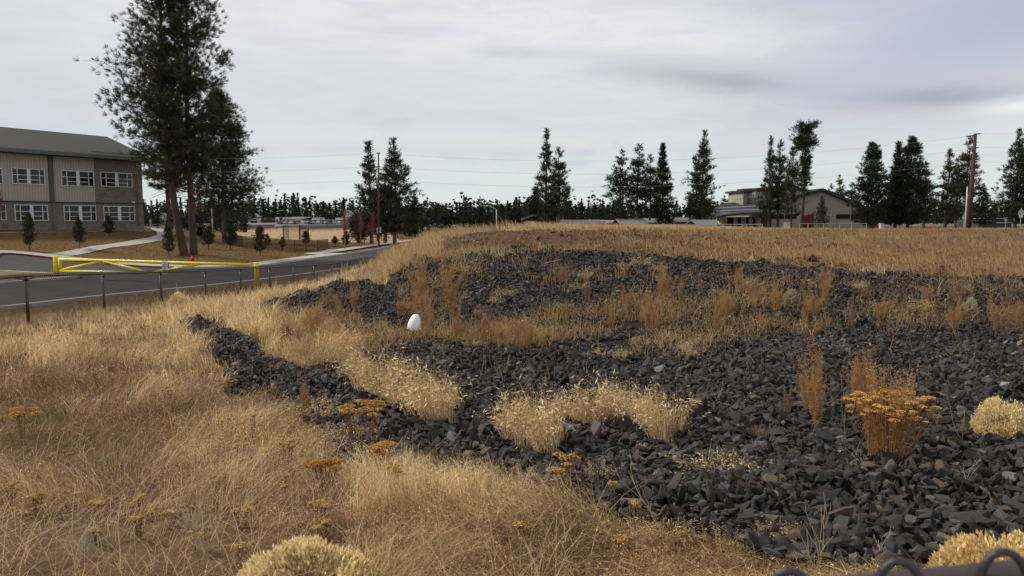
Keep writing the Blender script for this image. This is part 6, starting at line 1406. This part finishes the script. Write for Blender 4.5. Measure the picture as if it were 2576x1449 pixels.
def build_pines():
    r = np.random.RandomState(12)
    kinds = []
    def V(seed, W, cb, nb, tpb, cols, prof=None, up=.3, dead=3, trunk=.22, nl=.55, nw=.10, nt=7, vert=.35, lat=.15): return pine_meshes(seed, 16, W, cb, nb, tpb, nt, nl, nw, cols, trunk, (r.uniform(-.2, .2), 0), prof, up, .12, .45, 7, dead, lat, None, True, vert)
    cone = lambda u: (1 - u) ** .9 * min(1, .5 + 3 * u); col_ = lambda u: (1 - u ** 1.8) ** .8 * min(1, .5 + 2 * u)
    kinds = {'open': V(1, 4.6, 1.6, 96, 17, GREEN, cone, .35, 4), 'open2': V(2, 4.4, 2.0, 84, 16, GREEN, col_, .4, 5), 'slim': V(3, 3.6, 2.6, 76, 16, GREEN, col_, .35, 6), 'dense': V(4, 4.6, .8, 165, 24, DGREEN, cone, .3, 2), 'broad': V(5, 6.4, .9, 170, 25, DGREEN + GREEN[:1], lambda u: (1 - u ** 1.6) ** .7 * min(1, .7 + 1.5 * u), .4, 2), 'wide': V(6, 6.6, 1.4, 125, 22, GREEN, cone, .3, 3),
             'lolly': pine_meshes(7, 16, 2.9, 5.5, 80, 18, 8, .6, .09, GREEN, .26, (.5, 0), lambda u: .42 if u < .6 else 1.35 * (1 - ((u - .82) / .24) ** 2) ** .5 if abs(u - .82) < .24 else .3, .3, .1, .45, 7, 4, .2, None, True, .3)}
    L = [(934,355,100,108,'open','left pine of the pair beside the slim utility pole'),(992,350,132,110,'wide','right broader pine of the pair beside the slim utility pole'),(968,420,90,116,'open2','pine partly hidden between the two beside the slim utility pole'),(1043,478,60,112,'wide','short bushy pine at the right foot of the left pair'),
         (1373,325,78,122,'open','tallest pine of the middle pair with a pointed top'),(1405,370,62,120,'slim','shorter pine on the right of the middle pair'),(1345,470,60,130,'dense','low dark pine at the left foot of the middle pair'),
         (1560,378,74,118,'open2','pointed thin pine, leftmost of the group above the sheds'),(1604,362,62,120,'slim','second pine in the group above the sheds, with a bare lower trunk'),(1634,388,46,124,'slim','narrow pine between two taller ones above the sheds'),(1666,361,66,116,'dense','densest dark pine of the group above the sheds'),
         (1768,330,92,114,'wide','tall pine standing alone left of the hall towers'),(1752,415,70,116,'open','lower crown beside the lone pine left of the hall towers'),
         (1934,343,58,110,'open','left pine before the beige hall'),(1957,352,50,111,'slim','second pine before the beige hall, close to the first'),(1990,350,52,108,'open2','third pine before the hall, leaning trunk beside the white sign'),(2016,327,48,104,'lolly','pine with a long bare trunk and a round tuft on top'),
         (2190,361,92,104,'broad','broad dark pine at the right end of the beige hall'),(2252,357,74,106,'dense','dark pine with a narrow top, right of the broad one'),(2283,347,100,105,'broad','largest of the dark pines right of the hall'),(2324,410,64,108,'open2','lower pine on the right flank of the largest dark one'),
         (2378,374,70,112,'open','thin pine left of the big brown pole'),(2429,344,62,114,'slim','tall thin pine just left of the big brown pole'),(2404,400,60,118,'open2','thin pine hidden between the two left of the brown pole'),(2470,462,70,112,'wide','low pine just right of the big brown pole'),(2553,327,112,100,'wide','tall pine at the right edge of the picture'),(2596,380,110,98,'broad','pine cut off by the right edge of the picture'),
         (2110,440,40,160,'open2','pointed pine behind the beige gable roof'),(2140,458,40,165,'slim','slim pine behind the right slope of the beige gable'),(2088,462,34,165,'slim','small thin pine behind the peak of the beige gable'),(1845,485,32,175,'slim','small thin pine left of the hall towers'),(1820,492,34,175,'open2','second small thin pine left of the hall towers')]
    for px, top, wpx, Y, kd, lab in L:
        g = base(px, Y); Hh = P(0, top, Y).z - g.z; ms = kinds[kd]; s = Hh / 16.0; w0 = {'open': 4.6, 'open2': 4.4, 'slim': 3.6, 'dense': 4.6, 'broad': 6.4, 'wide': 6.6, 'lolly': 2.9}[kd]; sw = wpx * Y / F / w0 * 1.12
        if kd == 'lolly': sw *= .95
        tree('pine_tree', lab, 'pine', g - Vector((0, 0, .1)), ms, BARK if kd == 'lolly' else BARKG, NEEDLE, 0 if kd == 'lolly' else r.uniform(0, 6.28), (sw, sw, s))
    # juniper before the gable
    J = pine_meshes(31, 5, 3.0, .3, 110, 14, 7, .25, .05, [(.075, .060, .040), (.06, .052, .035), (.09, .068, .045)], .12, (0, 0), lambda u: (1 - u) ** .75, .5, 0, .4, 6, 0, .14)
    g = base(2066, 102); Hh = P(0, 495, 102).z - g.z; tree('juniper_tree', 'brownish green cone shaped juniper in front of the beige gable', 'juniper', g, J, BARKG, NEEDLE, 0, (Hh / 5 * .92, Hh / 5 * .92, Hh / 5))
    # young pines on the lawn
    Y1 = [pine_meshes(40 + i, 3.2, 1.75, .4, 60, 15, 10, .20, .040, OLIVE, .055, (0, 0), lambda u: (1 - u) ** .6 * min(1, .7 + u), .45, 0, .5, 6, 0, .16, None, True, .5) for i in range(3)]
    for i, (px, top, bot, w, lab) in enumerate([(75,540,630,40,'leftmost young pine on the lawn before the school'),(200,548,627,40,'young pine on the lawn before the middle school windows'),(275,546,596,36,'smaller young pine nearer the school wall'),(425,572,645,42,'young pine just left of the twin trunked pine'),(525,572,627,42,'young pine just right of the twin trunked pine'),(580,557,628,48,'dense young pine under the open crowned pine'),(655,572,643,48,'young pine alone on the lawn right of the gate post'),(674,590,625,22,'tiny young pine behind the one by the gate post'),(711,598,628,22,'tiny pine inside the curve of the brown fence'),(770,583,618,32,'young pine behind the brown fence'),(843,595,618,26,'small pine right of the brown fence end'),(871,585,622,30,'small pine beside the first red sapling'),(595,588,610,18,'tiny pine by the left end of the brown fence')]):
        g = ground(px, bot, 40); s = (bot - top) * g.y / F / 3.2; wsc = w * g.y / F / 1.75 * .95; tree('young_pine', lab, 'young pine', g, Y1[i % 3], BARKG, NEEDLE, r.uniform(0, 6), (wsc, wsc, s))
    SH = pine_meshes(50, 2.2, 1.5, .05, 60, 12, 8, .2, .035, [(.035, .020, .016), (.045, .028, .02), (.028, .02, .015)], .05, (0, 0), lambda u: (1 - u) ** .5, .7, 0, .5, 5, 0, .2)
    for px, top, bot, w, lab in [(18,545,576,34,'dark upright shrub at the left end of the school wall'),(130,545,577,30,'dark upright shrub by the school downspout'),(253,548,577,30,'dark upright shrub below the school corner window'),(163,564,577,14,'small dark shrub by the school wall'),(505,575,602,40,'dark round shrub right of the twin trunks'),(238,570,577,16,'low reddish shrub by the school wall')]:
        g = ground(px, bot, 40); s = (bot - top) * g.y / F / 2.2; w_ = w * g.y / F / 1.5; tree('shrub', lab, 'shrub', g, SH, BARKG, NEEDLE, r.uniform(0, 6), (w_, w_, s))
    YB = pine_meshes(51, 2.6, 1.2, .1, 50, 12, 7, .2, .035, [(.14, .115, .035), (.11, .095, .03)], .04, (0, 0), lambda u: (1 - u ** 2) ** .5, .8, 0, .5, 5, 0, .2); g = ground(350, 577, 40); s = 50 * g.y / F / 2.6
    tree('shrub', 'yellow green upright bush at the school corner', 'shrub', g, YB, BARKG, NEEDLE, 0, (s * .85, s * .85, s))
    # brownish bushes and dark wood behind the saplings
    BB = [pine_meshes(60 + i, 5, 5.0, .2, 90, 20, 6, .38, .09, [(.050, .036, .022), (.040, .036, .022), (.060, .040, .026)], .12, (0, 0), lambda u: (1 - u ** 2) ** .5, .6, 0, .6, 5, 0, .2) for i in range(2)]
    for px, top, bot, w, Y, lab in [(900,548,625,70,125,'brown green bush behind the first red saplings'),(948,545,621,80,135,'brown green bush behind the pentagon sign'),(1000,540,606,90,160,'dark bush behind the middle red saplings'),(1045,545,600,90,180,'dark bush behind the last red saplings'),(905,570,628,34,106,'low dark bush at the roadside beneath the saplings')]:
        g = base(px, Y); s = (P(0, top, Y).z - g.z) / 5; w_ = w * Y / F / 5; tree('bush', lab, 'bush', g, BB[px % 2], BARKG, NEEDLE, r.uniform(0, 6), (w_, w_, s))
    # mid distance dark pines between the road end and the sheds
    M = [pine_meshes(70 + i, 14, 6.5, .5, 80, 13, 6, .8, .22, DGREEN, .2, (0, 0), lambda u: (1 - u) ** .6 * min(1, .8 + u), .3, 0, .5, 5, 0, .18) for i in range(3)]
    for i in range(30):
        px = 1020 + i * 19 + r.uniform(-6, 6); Y = 190 + r.rand() * 60; top = np.interp(px, [1020, 1090, 1130, 1180, 1240, 1300, 1340, 1420, 1500, 1600], [520, 508, 522, 528, 522, 505, 500, 505, 518, 525]) + r.uniform(-5, 10)
        g = base(px, Y); s = (P(0, top, Y).z - g.z) / 14; w_ = r.uniform(34, 52) * Y / F / 6.5; tree('pine_tree', 'dark bushy pine in the belt behind the mound', 'pine', g, M[i % 3], BARKG, NEEDLE, r.uniform(0, 6), (w_, w_, s), 'dark pines in the belt behind the mound')
    # far skyline of single pines
    Fp = [pine_meshes(80 + i, 16, 5.0, .8, 110, 9, 5, .9, .42, [(.024, .034, .022), (.032, .042, .026), (.040, .050, .028)], .25, (0, 0), lambda u: (1 - u) ** 1.05 * min(1, .7 + 2 * u), .15, .2, .45, 4, 0, .12, None, False, .3) for i in range(4)]
    xs = np.arange(365, 2576, 15.5)
    for i, px in enumerate(xs):
        px = px + r.uniform(-5, 5); Y = r.uniform(470, 640); top = np.interp(px, [340, 420, 600, 660, 760, 800, 900, 1060, 1150, 1230, 1300, 1450, 1600, 1850, 2100, 2576], [512, 505, 505, 500, 492, 505, 515, 515, 518, 520, 510, 508, 512, 510, 505, 518]) + r.uniform(-10, 12)
        g = base(px, Y); s = (P(0, top, Y).z - g.z) / 16; w_ = r.uniform(14, 24) * Y / F / 5
        tree('pine_tree', 'small pine in the distant tree line on the horizon', 'pine', g, Fp[i % 4], BARKG, NEEDLE, r.uniform(0, 6), (w_, w_, s), 'pines of the distant tree line')
    for i in range(14):
        px = 372 + i * 27 + r.uniform(-8, 8); Y = r.uniform(150, 215) if px < 620 else 430; top = r.uniform(515, 540); g = base(px, Y); s = (P(0, top, Y).z - g.z) / 14; w_ = r.uniform(30, 50) * Y / F / 6.5
        tree('pine_tree', 'dark pine behind the school path and playing field', 'pine', g, M[i % 3], BARKG, NEEDLE, 0, (w_, w_, s), 'dark pines behind the playing field')
    # solid mass of far forest behind them
    acc = Acc(); n = 1500
    for i in range(n):
        px = r.uniform(-300, 2900); Y = r.uniform(650, 1100); x = XY(px, Y); z = -3.2; top = 15 + r.normal(0, 3) + 5 * float(vnoise(np.array([px * .01]), np.array([3.]))[0]); w = r.uniform(2.5, 4.5); m = 26; u = r.rand(m); a = r.uniform(0, 6.28, m); rr = w * (1 - u) * r.uniform(.4, 1.1, m)
        flecks(acc, np.stack([x + np.cos(a) * rr * .5, Y + np.sin(a) * rr * .5, z + (top - z) * u], -1), np.stack([np.cos(a) * .7, np.sin(a) * .7, np.full(m, .3)], -1), np.full(m, w * .9), np.full(m, 2.6), pick([(.026, .036, .024), (.034, .044, .028)], m, r), r)
    o = link('distant_forest', acc.mesh('distant_forest'), NEEDLE); tag(o, 'dense dark conifer forest closing the horizon', 'forest', kind='stuff')
    # red barked saplings along the road
    def sapling(seed, Hh, col, spread=.32):
        q = np.random.RandomState(seed); T = Acc(); B_ = Acc(); tri_tube(T, [(0, 0, -.1), (0, 0, Hh * .33), (.02, 0, Hh * .9)], .055, .015, (1, 1, 1), 6)
        for k in range(46): z = Hh * q.uniform(.30, .8); a = q.uniform(0, 6.28); L = Hh * .36 * (1.1 - z / Hh) + .2; d = np.array([math.cos(a) * spread, math.sin(a) * spread, .95]); p = np.array([0, 0, z]); tri_tube(B_, [p, p + d * L * .5 + q.normal(0, .03, 3), p + d * L + q.normal(0, .06, 3)], .016, .006); 
        for k in range(130): z = Hh * q.uniform(.4, 1.0); a = q.uniform(0, 6.28); rr = q.rand() * Hh * .11 * (1.2 - z / Hh * .7); p = np.array([math.cos(a) * rr, math.sin(a) * rr, z]); tri_tube(B_, [p, p + np.array([math.cos(a) * .06, math.sin(a) * .06, .3])], .010, .004)
        return T.mesh('trunk'), B_.mesh('branches')
    RT = mat('red_twigs', (.24, .055, .042), .8, noise=.2, nscale=4); BT = mat('brown_twigs', (.16, .085, .055), .8); TG = mat('sapling_trunk', (.24, .17, .13), .8)
    S1 = [sapling(90 + i, 4, None, .16 + .06 * i) for i in range(3)]; S2 = [(S1[i][0].copy(), S1[i][1].copy()) for i in range(3)]
    for i, (px, top, bot, red, lab) in enumerate([(868,533,629,1,'red twigged sapling nearest the camera beside the road'),(908,536,624,0,'brown twigged sapling second along the road'),(939,538,620.5,1,'narrow bright red sapling left of the pentagon sign'),(969,538,616.5,0,'orange brown sapling right of the pentagon sign'),(992,537,613,1,'forked red sapling in the middle of the roadside row'),(1013,552,610,0,'small brown sapling fifth along the road'),(1034,548,607,1,'red sapling next to last along the road'),(1053,545,604.5,0,'last brownish sapling at the end of the roadside row')]):
        g = ground(px, bot, 40); s = (bot - top) * g.y / F / 4; ms = (S1 if red else S2)[i % 3]; t = thing('sapling', lab, 'sapling', g, r.uniform(0, 6)); t.scale = (s * 1.1, s * 1.1, s); link('trunk', ms[0], TG, t); link('branches', ms[1], RT if red else BT, t)
    SB = sapling(97, 4, None, .5); g = ground(2, 579, 40); t = thing('sapling', 'reddish bare bush at the left edge by the school', 'bush', g); k_ = 1.0; t.scale = (1.3, 1.3, 1.0); link('trunk', SB[0], TG, t); link('branches', SB[1], RT, t)
build_pines()
